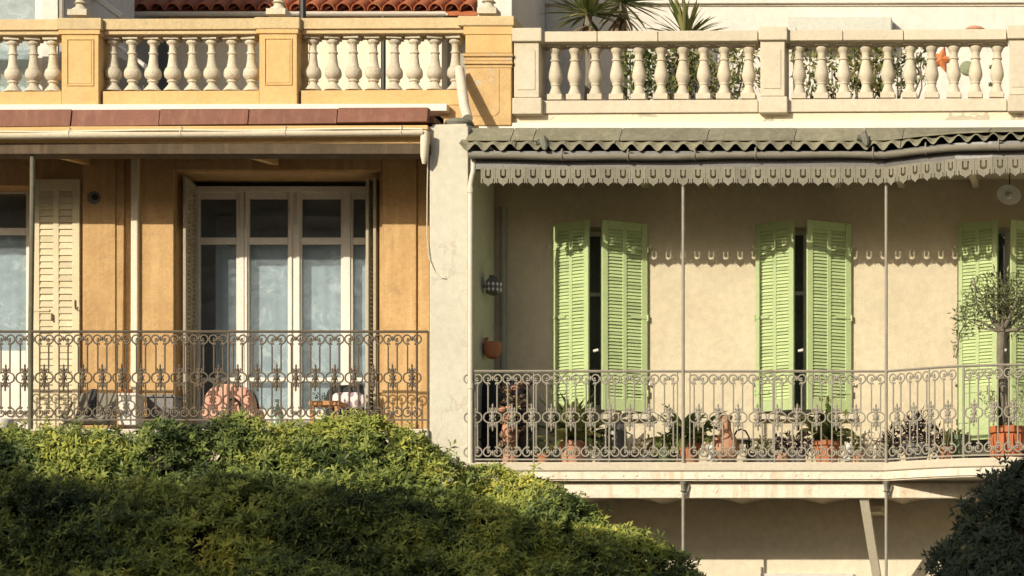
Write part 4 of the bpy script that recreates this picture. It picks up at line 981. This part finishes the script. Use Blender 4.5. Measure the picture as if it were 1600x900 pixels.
def cloud(name, mat, centres, rad, n, lsize, parent, seed=5, ratio=.3, flatz=1., bias=.5):
    r = np.random.default_rng(seed); C = np.array([list(c_) for c_ in centres]); i = r.integers(0, len(C), n); rd = np.array(rad if hasattr(rad, '__len__') else [rad] * len(C))
    u = unit(r.normal(size=(n, 3))); u[:, 2] *= flatz; p = C[i] + u * (rd[i] * r.random(n) ** .4)[:, None]
    ax = unit(u + .8 * r.normal(size=(n, 3)) + np.array([0, 0, bias])); sd = unit(np.cross(ax, r.normal(size=(n, 3)))); up = np.cross(sd, ax)
    L_ = lsize * r.uniform(.6, 1.2, n)
    b = np.array(wloc(parent)); me = leaf_mesh(name, mat, p - b, ax, sd, up, L_, L_ * ratio, np.clip(r.normal(.5, .25, n), 0, 1))
    return new_obj(name, me, parent)
def pot_mesh(mb, c_, r, h, rim=True, n=20):
    pr = [(r * .68, 0), (r * .92, h * .78), (r * .92, h * .80)] + ([(r * 1.04, h * .80), (r * 1.05, h * .97), (r * 1.0, h)] if rim else [(r, h)]) + [(r * .88, h), (r * .86, h * .88), (.01, h * .88)]
    return mb.lathe(pr, c_, n)
def potted(name, label, px, Y, r, h, fz, mat='terracotta', cat='potted plant', group='potted plants on the balcony'):
    t = thing(name, label, cat, (X(px, Y), Y, fz), group)
    pot_mesh(MB(), (X(px, Y), Y, fz), r, h).build('pot', M[mat], t)
    return t, Vector((X(px, Y), Y, fz + h * .88))
RG = 'potted plants on the balcony'
Yp = .42
t, b = potted('potted_plant', 'broad leaved aspidistra in a terracotta pot nearest the party wall', 895, Yp, .17, .27, FR, 'terracotta_pale')
blades('leaves', M['leaf_house'], b, 46, .56, .15, (15, 78), 1.5, 4, parent=t, jit=.12)
blades('inner_leaves', M['leaf_house'], b, 18, .62, .13, (55, 88), .6, 14, parent=t, jit=.09)
t, b = potted('potted_plant', 'dark leafy plant in a terracotta pot behind the railing pole', 1077, Yp, .13, .25, FR, 'terracotta')
blades('leaves', M['leaf_house'], b, 38, .50, .14, (15, 80), 1.6, 8, parent=t, jit=.1)
cloud('low_leaves', M['leaf_house'], [P(1048, 697, .35), P(1035, 705, .35)], .13, 90, .09, t, 6, .5)
t, b = potted('potted_plant', 'light green philodendron in a terracotta pot below the middle shutters', 1292, Yp, .17, .27, FR, 'terracotta')
blades('leaves', M['leaf_house'], b, 34, .48, .17, (25, 85), 1.5, 31, parent=t, jit=.09)
cloud('small_leaves', M['leaf_jasmine'], [b + Vector((.0, 0, .3)), b + Vector((.05, -.05, .2))], .2, 60, .11, t, 9, .6)
t, b = potted('potted_plant', 'small purple leaved plant left of the philodendron', 1247, Yp, .10, .16, FR, 'dark_pot')
cloud('leaves', M['leaf_purple'], [b + Vector((0, 0, .1)), b + Vector((-.06, 0, .12)), b + Vector((.08, 0, .06))], .15, 220, .08, t, 12, .3)
t, b = potted('potted_plant', 'large bushy purple leaved plant by the balcony corner', 1432, .1, .16, .2, FR, 'dark_pot')
cloud('leaves', M['leaf_purple'], [b + Vector((x_, y_, z_)) for x_, y_, z_ in ((0, 0, .16), (-.17, 0, .1), (.17, 0, .1), (.06, 0, .22), (-.07, .05, .2), (.26, 0, .02), (-.27, 0, .03))], .17, 900, .085, t, 15, .24)
t, b = potted('potted_plant', 'spiky young plant standing right of the purple bush', 1478, -.15, .08, .14, FR, 'terracotta')
blades('leaves', M['leaf_yucca'], b, 12, .26, .03, (35, 85), .3, 52, parent=t)
t, b = potted('potted_plant', 'low succulent in a glazed green pot beside the olive tree', 1500, .05, .12, .30, FR, 'green_pot')
cloud('leaves', M['leaf_house'], [b + Vector((0, 0, .03))], .1, 60, .06, t, 18, .5, .6)
small = [(848, .62, .075, .15, 'terracotta', 'leaf_house', 70, 'small leafy pot in the shade left of the aspidistra'), (940, .3, .07, .13, 'dark_pot', 'leaf_olive', 90, 'little dark pot of grey herbs right of the aspidistra pot'),
         (1012, .55, .09, .14, 'dark_pot', 'leaf_dry', 110, 'dark pot of dry flowers left of the railing pole'), (1038, .3, .075, .16, 'green_pot', 'leaf_house', 120, 'green pot of low leaves just left of the railing pole'),
         (1192, .35, .085, .12, 'dark_pot', 'leaf_olive', 100, 'dark pot of grey herbs right of the hoop backed chair'), (1222, .55, .08, .15, 'terracotta_pale', 'leaf_purple', 90, 'pale pot of dark leaves under the left leaf of the middle shutters'),
         (1338, .45, .07, .14, 'terracotta_pale', 'leaf_jasmine', 90, 'pale pot of yellow green leaves beside the wheel ornament'), (1392, .35, .09, .16, 'dark_pot', 'leaf_house', 120, 'dark pot of green leaves just behind the corner pole'),
         (1476, .25, .08, .13, 'terracotta_pale', 'leaf_jasmine', 80, 'pale pot of straggly leaves behind the spiky plant')]
for k_, (px, Y_, r_, h_, pm, lm, n_, lab) in enumerate(small):
    t, b = potted('potted_plant', lab, px, Y_, r_, h_, FR, pm)
    cloud('leaves', M[lm], [b + Vector((0, 0, .05)), b + Vector((.05, 0, .08)), b + Vector((-.05, .02, .07)), b + Vector((0, 0, .14))], .085, n_, .07, t, 200 + k_, .42)
# tall dark vase by the plants
tag(MB().lathe([(.09, 0), (.12, .1), (.13, .28), (.115, .42), (.09, .48), (.10, .5), (.08, .5), (.075, .45), (.01, .44)], (X(963, .55), .55, FR), 20).build('vase', M['dark_pot'], None, org=(X(963, .55), .55, FR)), 'tall grey vase to the right of the aspidistra', 'vase')
# potted olive tree
t, b = potted('potted_olive_tree', 'small olive tree with twisted trunk in an orange terracotta pot', 1577, -.18, .22, .36, FR, 'pot_orange', 'olive tree', None)
rim = MB()
for k in range(14):
    a = 2 * math.pi * k / 14; q = Vector((X(1577, -.18), -.18, FR)); rim.box(q.x + .205 * math.cos(a) - .006, q.x + .205 * math.cos(a) + .006, q.y + .205 * math.sin(a) - .006, q.y + .205 * math.sin(a) + .006, FR + .03, FR + .27)
rim.build('pot_ribs', M['pot_orange'], t)
Yo = -.18; k0 = P(1568, 655, Yo); tr = MB()
tr.tube([b, P(1571, 640, Yo), P(1567, 600, Yo), P(1563, 560, Yo), P(1564, 530, Yo), P(1566, 515, Yo)], [.05, .045, .038, .045, .05, .04], 10)
tips = [(1530, 470, -.1), (1548, 455, .0), (1568, 450, -.15), (1590, 470, .05), (1612, 480, .0), (1520, 500, .1), (1600, 450, -.2), (1585, 500, .15), (1630, 500, 0)]
for (px, py, dy) in tips:
    e = P(px, py, Yo + dy); s = P(1566, 517, Yo); tr.tube([s, s.lerp(e, .35) + Vector((random.uniform(-.05, .05), 0, -.03)), s.lerp(e, .7) + Vector((0, 0, .02)), e], [.03, .02, .013, .006], 6)
for pth in ([(1566, 517), (1540, 515), (1510, 498), (1494, 492)], [(1510, 500), (1500, 520), (1496, 545), (1494, 560)], [(1527, 480), (1524, 455), (1522, 435)]):
    tr.tube([P(a, c_, Yo - .05) for a, c_ in pth], .007, 5)
tr.build('trunk', M['bark'], t)
cloud('crown', M['leaf_olive'], [P(px, py, Yo + dy) for px, py, dy in tips] + [P(1560, 475, Yo), P(1580, 485, Yo), P(1545, 480, Yo)], .21, 1900, .078, t, 21, .22)
for k_, grp in enumerate((((1493, 492), (1500, 505)), ((1499, 518), (1497, 535), (1494, 550)), ((1523, 440), (1522, 455)), ((1510, 497), (1512, 485)))):
    cloud('sprig', M['leaf_olive'], [P(a, c_, Yo - .05) for a, c_ in grp], .07, 22 * len(grp), .06, t, 22 + k_, .22)
cloud('basal_shoots', M['leaf_olive'], [P(1550, 640, Yo), P(1558, 625, Yo), P(1590, 640, Yo), P(1598, 620, Yo), P(1540, 620, Yo), P(1600, 650, Yo)], .1, 260, .055, t, 24, .22)
# covered thing and terracotta ornament in the corner
t = thing('covered_barbecue', 'tall dark covered barbecue in the corner by the party wall', 'barbecue', (X(780, .75), .75, FR))
m = MB(); x0_, x1_ = X(747, .75), X(826, .75); zz = Z(598, .75)
vv = []; prof_h = [(0, 1.04), (.3, 1.0), (.65, .96), (.9, .92), (1, .7)]
for u, s_ in prof_h:
    z_ = FR + .03 + (zz - FR) * u; cxm = (x0_ + x1_) / 2; hw = (x1_ - x0_) / 2 * s_
    for k in range(16):
        a = 2 * math.pi * k / 16; ww = 1 + .03 * math.sin(a * 5 + u * 4); vv.append((cxm + hw * ww * math.copysign(abs(math.cos(a)) ** .6, math.cos(a)), .82 + .27 * s_ * ww * math.copysign(abs(math.sin(a)) ** .6, math.sin(a)), z_))
ff = [(i * 16 + k, i * 16 + (k + 1) % 16, (i + 1) * 16 + (k + 1) % 16, (i + 1) * 16 + k) for i in range(4) for k in range(16)] + [tuple(range(16))[::-1], tuple(64 + k for k in range(16))]
m.add(vv, ff).build('cover', M['dark_blue'], t, angle=70)
for xx in (x0_ + .06, x1_ - .06): MB().tube([(xx, .82, FR), (xx, .82, FR + .05)], .03, 8).build('wheel', M['black_iron'], t)
t = thing('terracotta_sculpture', 'pale terracotta plant sculpture of stacked pots with trailing flowers', 'sculpture', (X(797, .38), .38, FR))
sc = MB(); q = Vector((X(797, .38), .38, FR))
sc.lathe([(.07, 0), (.09, .03), (.075, .14), (.05, .2), (.085, .27), (.105, .36), (.085, .45), (.05, .5), (.07, .55), (.085, .61), (.05, .66)], q, 16); sc.build('body', M['terracotta_pale'], t)
bl_ = MB()
for px, py, r in ((805, 606, .055), (793, 612, .045), (813, 600, .04), (785, 640, .05), (790, 655, .055), (802, 668, .045), (793, 690, .04)):
    q = P(px, py, .28); bl_.lathe([(.004, -r * .7), (r * .7, -r * .5), (r, 0), (r * .75, r * .5), (.004, r * .75)], q, 9)
bl_.build('flower_heads', M['terracotta_pale'], t)
cloud('dry_leaves', M['leaf_dry'], [P(790, 615, .3), P(800, 630, .3), P(812, 630, .35), P(780, 650, .32), P(795, 695, .3), P(810, 660, .3), P(788, 705, .3)], .1, 170, .08, t, 33, .5)
cloud('dark_leaves', M['leaf_purple'], [P(812, 640, .42), P(818, 670, .42), P(775, 680, .42), P(815, 610, .42)], .13, 220, .08, t, 35, .5)  # dark purple leaves set behind the flower heads
# chiminea
t = thing('chiminea', 'pale terracotta chiminea with narrow neck between the terracotta pots', 'chiminea', (X(1134, .45), .45, FR))
q = Vector((X(1134, .45), .45, FR))
MB().lathe([(.09, .06), (.13, .1), (.155, .18), (.15, .26), (.11, .33), (.075, .36), (.06, .42), (.058, .5), (.072, .53), (.08, .55), (.075, .565), (.05, .565), (.045, .5)], q, 20).build('body', M['terracotta_pale'], t)
for k in range(3):
    a = 2 * math.pi * k / 3 + .5; MB().tube([q + Vector((.08 * math.cos(a), .08 * math.sin(a), .1)), q + Vector((.13 * math.cos(a), .13 * math.sin(a), 0))], .012, 6).build('leg', M['black_iron'], t)
mo = MB(); mo.tube([q + Vector((-.05 + .075 * math.cos(a), -.143 + .02 * abs(math.cos(a)), .2 + .065 * math.sin(a))) for a in [2 * math.pi * k / 16 for k in range(16)]], .013, 6, closed=True); mo.build('mouth_rim', M['terracotta'], t)
# iron hoop chair back behind it
t = thing('iron_chair', 'black hoop backed iron chair just right of the chiminea', 'chair', (X(1158, .7), .7, FR))
q = Vector((X(1158, .7), .7, FR))
MB().tube([q + Vector((-.09, 0, .05)), q + Vector((-.09, 0, .35)), q + Vector((-.05, 0, .42)), q + Vector((.0, 0, .44)), q + Vector((.05, 0, .42)), q + Vector((.09, 0, .35)), q + Vector((.09, 0, .05))], .011, 6).build('backrest', M['black_iron'], t)
MB().lathe([(.15, .27), (.155, .28), (.15, .29)], q + Vector((0, -.14, 0)), 16).build('seat', M['black_iron'], t)
for dx in (-.11, .11):
    for dy in (-.25, -.03): MB().tube([q + Vector((dx, dy, 0)), q + Vector((dx * .9, dy, .275))], .009, 6).build('leg', M['black_iron'], t)
# white ornaments and a wheel shaped one
t = thing('white_jar', 'small white jar with round lid at the railing foot beside the chiminea', 'jar', (X(1111, .12), .12, FR))
q = Vector((X(1111, .12), .12, FR)); MB().lathe([(.04, 0), (.055, .03), (.05, .1), (.035, .13), (.04, .14)], q, 14).build('body', M['petal'], t); MB().lathe([(.042, .141), (.045, .16), (.03, .19), (.01, .2)], q, 14).build('lid', M['petal'], t)
t = thing('white_figurine', 'white seated animal figurine at the railing foot', 'figurine', (X(1325, .1), .1, FR))
q = Vector((X(1325, .1), .1, FR)); m = MB(); m.lathe([(.05, 0), (.062, .04), (.055, .09), (.035, .13), (.03, .14), (.042, .165), (.038, .195), (.015, .215)], q, 14); 
m.tube([q + Vector((-.025, 0, .19)), q + Vector((-.032, 0, .235))], [.014, .003], 6); m.tube([q + Vector((.025, 0, .19)), q + Vector((.032, 0, .235))], [.014, .003], 6); m.tube([q + Vector((-.02, -.05, .02)), q + Vector((-.02, -.05, .1))], .014, 6); m.tube([q + Vector((.02, -.05, .02)), q + Vector((.02, -.05, .1))], .014, 6); m.build('body', M['petal'], t)
t = thing('wheel_ornament', 'cream wheel shaped garden ornament on a stand near the corner pole', 'ornament', (X(1361, .5), .5, FR))
q = P(1361, 687, .5); m = MB(); m.tube([q + Vector((.10 * math.cos(a), 0, .10 * math.sin(a))) for a in [2 * math.pi * k / 20 for k in range(20)]], .022, 8, closed=True); m.build('rim', M['trim_cream'], t)
for k in range(6):
    a = math.pi * 2 * k / 6; MB().tube([q, q + Vector((.09 * math.cos(a), 0, .09 * math.sin(a)))], .010, 5).build('spoke', M['trim_cream'], t)
MB().tube([q + Vector((0, .03, .03)), (q.x, .53, FR)], .02, 6).build('stand', M['iron_r'], t)
# low planter troughs along the wall foot
for i, (a, b_, lab) in enumerate(((985, 1062, 'low grey trough of dry white flowers left of the railing pole'), (1170, 1240, 'low grey trough of dry plants under the middle shutters'))):
    t = thing('planter_trough', lab, 'planter', (X((a + b_) / 2, .8), .8, FR), 'low troughs at the wall foot')
    m = MB(); x0_, x1_ = X(a, .8), X(b_, .8); m.box(x0_, x1_, .7, .72, FR, FR + .17); m.box(x0_, x1_, .9, .92, FR, FR + .17); m.box(x0_, x0_ + .02, .72, .9, FR, FR + .17); m.box(x1_ - .02, x1_, .72, .9, FR, FR + .17); m.box(x0_ + .02, x1_ - .02, .72, .9, FR, FR + .02); m.build('box', M['dark_pot'], t, bevel=.006, smooth=False)
    MB().box(x0_ + .021, x1_ - .021, .721, .899, FR + .021, FR + .14).build('soil', M['soil'], t, smooth=False)
    cloud('plants', M['leaf_dry' if i == 0 else 'leaf_jasmine'], [Vector((x0_ + (x1_ - x0_) * u, .81, FR + .19)) for u in (.1, .3, .5, .7, .9)], .08, 170, .06, t, 40 + i, .4)
# pots hanging on the party wall
xs_ = X(732) + .02
t = thing('wall_pot', 'dark round wall vase with pale diamond pattern, upper pot on the party wall', 'wall pot', (xs_, .65, Z(447, .65)))
q = Vector((xs_ + .09, .68, Z(462, .68))); 
MB().lathe([(.02, 0), (.075, .02), (.105, .08), (.10, .14), (.06, .19), (.045, .21), (.05, .225), (.03, .225)], q, 20).build('body', M['dark_pot'], t)
dm = MB()
for k in range(6):
    a = -math.pi / 2 + (k - 2.5) * .45; rr_ = .1085
    for zz in (.06, .12):
        cc = q + Vector((rr_ * math.cos(a), rr_ * math.sin(a), zz)); tx = Vector((-math.sin(a), math.cos(a), 0)); oo = Vector((math.cos(a), math.sin(a), 0)) * .004
        dm.hexa([cc - Vector((0, 0, .025)), cc + tx * .018, cc + Vector((0, 0, .025)), cc - tx * .018, cc - Vector((0, 0, .025)) + oo, cc + tx * .018 + oo, cc + Vector((0, 0, .025)) + oo, cc - tx * .018 + oo])
dm.build('diamonds', M['petal'], t, smooth=False)
MB().box(xs_ - .02, xs_ + .02, .66, .70, Z(447, .65), Z(447, .65) + .03).build('bracket', M['black_iron'], t, smooth=False)
t = thing('wall_pot', 'brown terracotta half pot, lower pot on the party wall', 'wall pot', (xs_, .65, Z(546, .65)))
q = Vector((xs_ + .08, .68, Z(561, .68)))
MB().lathe([(.02, 0), (.07, .02), (.10, .09), (.105, .16), (.095, .19), (.08, .19), (.08, .16), (.01, .15)], q, 20).build('body', M['terracotta'], t)
MB().tube([q + Vector((-.07, 0, .17)), q + Vector((-.075, 0, .23)), q + Vector((-.05, 0, .235))], .018, 8).build('handle', M['terracotta'], t)
# enamel lamp under the veranda ceiling
t = thing('ceiling_lamp', 'white enamel dish lamp hanging under the veranda roof', 'lamp', (X(1577, .5), .5, Z(243)))
q = P(1577, 302, .5)
for nm, pr_, mt, fx in (('shade', [(.14, -.03), (.135, -.02), (.075, .012), (.045, .04), (.03, .07), (.024, .07), (.04, .038), (.069, .006), (.13, -.028)], 'enamel', False), ('bulb', [(.004, -.085), (.03, -.07), (.038, -.045), (.03, -.01), (.018, .03)], 'bulb', True), ('socket', [(.05, .0), (.05, .02), (.03, .05)], 'black_iron', True)):
    o = new_obj(nm, MB().lathe(pr_, (0, 0, 0), 24).mesh(nm, M[mt], fix=fx), t, q - wloc(t)); o.rotation_euler = (R(-42), 0, R(-8))
MB().tube([q + Vector((0, .04, .05)), Vector((q.x, q.y + .04, Z(243)))], .008, 6).build('rod', M['black_iron'], t)

# ------------------------------------------------------------------ left balcony furniture
def cushion(mb, c_, hx_, hy, hz, n=14, e=.55):
    vv = []; ff = []; rows_ = 8
    for a in range(rows_ + 1):
        th = -math.pi / 2 + math.pi * a / rows_; sp = lambda v, ee: math.copysign(abs(v) ** ee, v)
        for k in range(n):
            ph = 2 * math.pi * k / n; vv.append((c_[0] + hx_ * sp(math.cos(th), e) * sp(math.cos(ph), e), c_[1] + hy * sp(math.cos(th), e) * sp(math.sin(ph), e), c_[2] + hz * sp(math.sin(th), e)))
    for a in range(rows_):
        for k in range(n): ff.append((a * n + k, a * n + (k + 1) % n, (a + 1) * n + (k + 1) % n, (a + 1) * n + k))
    return mb.add(vv, ff)
t = thing('garden_armchair', 'salmon pink padded armchair with rounded back behind the brown railing', 'armchair', (X(358, .45), .45, FL))
cz = Z(645, .45)
m = MB(); Yc = .45; w2 = S(42, Yc); base_z = FL + .18; vv = []; ff = []
arc = [(w2 * math.cos(a) * (1 if math.sin(a) < .2 else .98), math.sin(a)) for a in [math.pi * k / 16 for k in range(17)]]
htop = Z(600, Yc) - base_z
poly = [(X(358, Yc) + (w2 * math.copysign(abs(math.cos(math.pi * k / 18)) ** .75, math.cos(math.pi * k / 18))), base_z + htop * math.sin(math.pi * k / 18) ** .7) for k in range(19)]
MB().prism(poly, Yc - .04, Yc + .09).build('backrest', M['salmon'], t, bevel=.03)
cushion(MB(), (X(358, Yc), Yc + .33, FL + .26), w2 * .85, .26, .09).build('seat', M['salmon'], t)
for dx in (-.24, .24):
    for dy in (.02, .5): MB().tube([(X(358, Yc) + dx, Yc + dy, FL), (X(358, Yc) + dx, Yc + dy, FL + .2)], .015, 6).build('leg', M['black_iron'], t)
for s in (-1, 1):
    q = Vector((X(358 + s * 10, Yc), Yc - .09, FL + .02))
    if s == 1: MB().tube([P(352, 640, Yc - .08) + Vector((.02, 0, 0)), P(357, 626, Yc - .08), P(366, 622, Yc - .08), P(374, 630, Yc - .08), P(378, 650, Yc - .08)], .014, 6).build('armrest', M['black_iron'], t)
t = thing('round_chair', 'black rounded chair half hidden behind the salmon armchair', 'chair', (X(392, .8), .8, FL))
Yc = .85; poly = [(X(388, Yc) + S(17, Yc) * math.cos(math.pi * k / 14), FL + .1 + (Z(609, Yc) - FL - .1) * math.sin(math.pi * k / 14) ** .6) for k in range(15)]
MB().prism(poly, Yc, Yc + .06).build('backrest', M['charcoal'], t, bevel=.02)
MB().box(X(374, Yc), X(402, Yc), Yc + .06, Yc + .36, FL + .18, FL + .24).build('seat', M['charcoal'], t, bevel=.02, smooth=False)
for dx in (-.08, .08):
    for dy in (.05, .33): MB().tube([(X(388, Yc) + dx, Yc + dy, FL), (X(388, Yc) + dx, Yc + dy, FL + .18)], .012, 6).build('leg', M['charcoal'], t)
t = thing('deck_chair', 'grey canvas deck chair with dark central strap on the left balcony', 'chair', (X(145, .5), .5, FL))
Yc = .5; zt_ = Z(606, Yc)
def panel(px0, px1, py0, py1, ya, yb, mat, nm):
    x0_, x1_ = X(px0, Yc), X(px1, Yc); z1_ = Z(py0, Yc); z0_ = Z(py1, Yc)
    return MB().hexa([(x0_ - .03, ya, z0_), (x1_ + .03, ya, z0_), (x1_ + .03, ya + .03, z0_), (x0_ - .03, ya + .03, z0_), (x0_, yb, z1_), (x1_, yb, z1_), (x1_, yb + .03, z1_), (x0_, yb + .03, z1_)]).build(nm, M[mat], t, bevel=.008, smooth=False)
panel(118, 174, 611, 664, .5, .66, 'grey_fabric', 'backrest'); panel(134, 143, 605, 664, .48, .64, 'charcoal', 'strap')
MB().box(X(112, Yc), X(180, Yc), .2, .5, FL + .12, FL + .16).build('seat', M['grey_fabric'], t, bevel=.01, smooth=False)
for px in (110, 181):
    MB().tube([(X(px, Yc), .22, FL), (X(px, Yc), .55, Z(628, Yc))], .014, 6).build('leg', M['zinc'], t); MB().tube([(X(px, Yc), .6, FL), (X(px, Yc), .25, FL + .2)], .014, 6).build('leg', M['zinc'], t)
t = thing('side_table', 'small white box table carrying a rusty dish by the downpipe', 'table', (X(197, .6), .6, FL))
MB().pbox(183, 614, 214, 618, .5, .8).build('table_top', M['white'], t, bevel=.005, smooth=False)
MB().pbox(185, 618.2, 212, 664, .52, .78).build('body', M['white'], t, bevel=.006, smooth=False)
tag(MB().lathe([(.05, 0), (.085, .03), (.09, .05), (.08, .05), (.045, .01)], (X(195, .62), .62, Z(614, .5)), 14).build('dish', M['orange_wood'], None, org=(X(195, .62), .62, Z(614, .5))), 'rusty orange dish on the small white table', 'dish')
t = thing('storage_box', 'dark brown storage box against the wall left of the tall window', 'box', (X(252, .95), .95, FL))
MB().pbox(229, 620, 272, 664, .82, 1.08).build('body', M['dark_pot'], t, bevel=.01, smooth=False); MB().pbox(227, 616, 274, 620.5, .8, 1.09).build('lid', M['dark_pot'], t, bevel=.006, smooth=False)
tag(MB().lathe([(.055, 0), (.07, .02), (.072, .2), (.05, .25), (.02, .29), (.02, .35), (.028, .36), (.0, .36)], (X(433, .55), .55, FL + .05), 16).build('glass_bottle', M['mint'], None, org=(X(433, .55), .55, FL)), 'pale mint green bottle behind the brown railing', 'bottle')
t = thing('planter_box', 'orange wooden planter table with small cactus on the left balcony', 'planter', (X(503, .4), .4, FL))
MB().pbox(482, 626, 530, 633, .28, .52).build('tray', M['orange_wood'], t, bevel=.005, smooth=False)
for px in (484, 522):
    for y_ in (.3, .46): MB().pbox(px, 633.2, px + 6, 672, y_, y_ + .04).build('leg', M['orange_wood'], t, smooth=False)
q = P(500, 626, .4); cloud('cactus', M['leaf_olive'], [q + Vector((0, 0, .03)), q + Vector((.05, 0, .02)), q + Vector((-.05, 0, .02))], .06, 90, .04, t, 60, .3)
t = thing('bistro_chair', 'chair draped with charcoal backrest by the right jamb', 'chair', (X(540, .75), .75, FL))
MB().prism([(X(a, .8), Z(c_, .8)) for a, c_ in ((507, 660), (507, 622), (512, 609), (522, 602), (566, 600), (568, 612), (568, 660))], .8, .85).build('backrest', M['charcoal'], t, bevel=.015)
MB().box(X(510, .8), X(566, .8), .5, .8, FL + .12, FL + .18).build('seat', M['charcoal'], t, bevel=.01, smooth=False)
for px in (511, 562):
    for y_ in (.52, .77): MB().tube([(X(px, .8), y_, FL), (X(px, .8), y_, FL + .12)], .014, 6).build('leg', M['black_iron'], t)
tag(cushion(MB(), (X(545, .7), .7, Z(626, .7)), S(26, .7), .06, S(13, .7)).build('cushion', M['dots'], None, org=(X(545, .7), .7, Z(640, .7))), 'pale cushion with mauve spots leaning on the charcoal chair', 'cushion')
tag(MB().lathe([(.07, 0), (.1, .05), (.11, .14), (.1, .15), (.09, .145), (.0, .13)], (X(6, -.25), -.25, Z(676, -.25)), 16).build('white_bowl', M['petal'], None, org=(X(6, -.25), -.25, Z(676, -.25))), 'white bowl at the left picture edge above the shrub', 'bowl')

# ------------------------------------------------------------------ plants on the roof terraces
def yucca(px, py, Y, n, L, lab, seed, dry=True, pot=True):
    t = thing('yucca', lab, 'yucca', (X(px, Y), Y, TR), 'yuccas on the roof terrace')
    top = P(px, py, Y); b = Vector((X(px, Y), Y, TR))
    if pot: pot_mesh(MB(), b, .2, .34).build('pot', M['terracotta'], t)
    MB().tube([b + Vector((0, 0, .25)), b.lerp(top, .6) + Vector((.02, 0, 0)), top], [.06, .05, .045], 8).build('trunk', M['bark'], t)
    blades('crown', M['leaf_yucca'], top, n, L * 1.25, .05, (-15, 85), .35, seed, 4, .03, t)
    if dry: blades('dry_skirt', M['leaf_dry'], top - Vector((0, 0, .12)), 30, L * .9, .035, (-70, -20), .5, seed + 1, 4, .04, t)
    return t
yucca(919, 24, 2.3, 95, .50, 'yucca with arching leaves nearest the shaded wall', 71)
yucca(972, 6, 2.5, 95, .50, 'taller yucca with arching leaves, second from the shaded wall', 73)
yucca(1072, 60, 2.3, 60, .46, 'spiky young yucca standing apart from the other two', 75)
def climber(lab, pts, n, seed, mat='leaf_jasmine', Yc=2.3, rad=.2, ls=.11, nm='climber'):
    t = thing(nm, lab, 'shrub', (X(pts[0][0], Yc), Yc, TR), 'leafy plants behind the cream balusters')
    m = MB()
    for px, py in pts: m.tube([(X(pts[0][0], Yc) + random.uniform(-.1, .1), Yc, TR), P(px, (py + 165) / 2, Yc), P(px, py, Yc)], [.016, .011, .005], 5)
    m.build('stems', M['bark'], t)
    cloud('foliage', M[mat], [P(px, py, Yc) for px, py in pts], rad, n, ls, t, seed, .36, bias=.2); return t
climber('dense green shrub below the second yucca', [(985, 80), (1000, 110), (1015, 90), (1010, 140), (990, 140)], 620, 81, 'leaf_house')
climber('dense green shrub below the young yucca', [(1045, 85), (1060, 120), (1075, 95), (1090, 125), (1050, 145)], 640, 82, 'leaf_yucca')
climber('loose climber just left of the middle cream pier', [(1120, 85), (1145, 95), (1140, 130), (1160, 80), (1175, 120), (1115, 130)], 480, 83, 'leaf_jasmine', rad=.17)
climber('loose climber just right of the middle cream pier', [(1240, 75), (1265, 105), (1268, 135), (1300, 95), (1302, 145)], 380, 84, 'leaf_jasmine', rad=.16)
climber('dense tall climber in the middle of the right bay', [(1335, 80), (1340, 115), (1338, 145), (1368, 85), (1372, 115), (1365, 145)], 800, 85, 'leaf_jasmine', rad=.17)
climber('thin climber left of the orange starfish', [(1402, 80), (1408, 110), (1404, 140), (1438, 80), (1440, 110)], 300, 86, 'leaf_olive', rad=.15)

# ------------------------------------------------------------------ unseen houses added behind the viewpoint, sized to shade shrubs and block sky reflections
def opposite(lab, x0_, x1_, y0_, h, seed):
    t = thing('added_opposite_house', lab, 'house', ((x0_ + x1_) / 2, y0_ - 5, GZ), 'added houses across the street')
    MB().box(x0_, x1_, y0_ - 10, y0_, GZ, h - .12).build('wall', M['far_wall'], t, smooth=False)
    ya, yr_, yb, e = y0_ + .3, y0_ - 5, y0_ - 10.3, .12  # ridge raised to block sky reflections in the window panes
    MB().add([(x, y, z) for x in (x0_ + .02, x1_ - .02) for y, z in ((ya, h), (yr_, h + 2.2), (yb, h), (yb, h - e), (ya, h - e))], [(0, 1, 2, 3, 4), (9, 8, 7, 6, 5)] + [(i, (i + 1) % 5, 5 + (i + 1) % 5, 5 + i) for i in range(5)]).build('roof', M['tile'], t, smooth=False)
    n = int((x1_ - x0_) / 2.6)
    for f_ in range(3):
        for k in range(n):
            cx_ = x0_ + (k + .5) * (x1_ - x0_) / n; z_ = GZ + 1.2 + f_ * 3.6
            wo = MB().box(cx_ - .5, cx_ + .5, y0_ - .02, y0_ + .05, z_, z_ + 1.9).build('window', M['white'], t, smooth=False)
            MB().box(cx_ - .4, cx_ + .4, y0_ + .051, y0_ + .058, z_ + .1, z_ + 1.8).build('pane', M['glass'], wo, smooth=False)
    return t
opposite('three storey house added across the street to shade the shrubs, far left of the viewpoint', -44, -20.3, -22, 10.95, 1)
opposite('three storey house added across the street to shade the shrubs, between its taller neighbours', -20.1, -16.6, -22, 10.55, 2)
opposite('narrow three storey house added across the street to shade the shrubs, beside the low roofed one', -16.4, -14.9, -22, 10.8, 3)
opposite('low roofed house added across the street, kept low to let sunlight pass', -14.7, -10.6, -22, 7.4, 4)
opposite('tall narrow house added across the street to shade the corner shrub, nearest the viewpoint', -10.4, -7.0, -22, 9.4, 5)
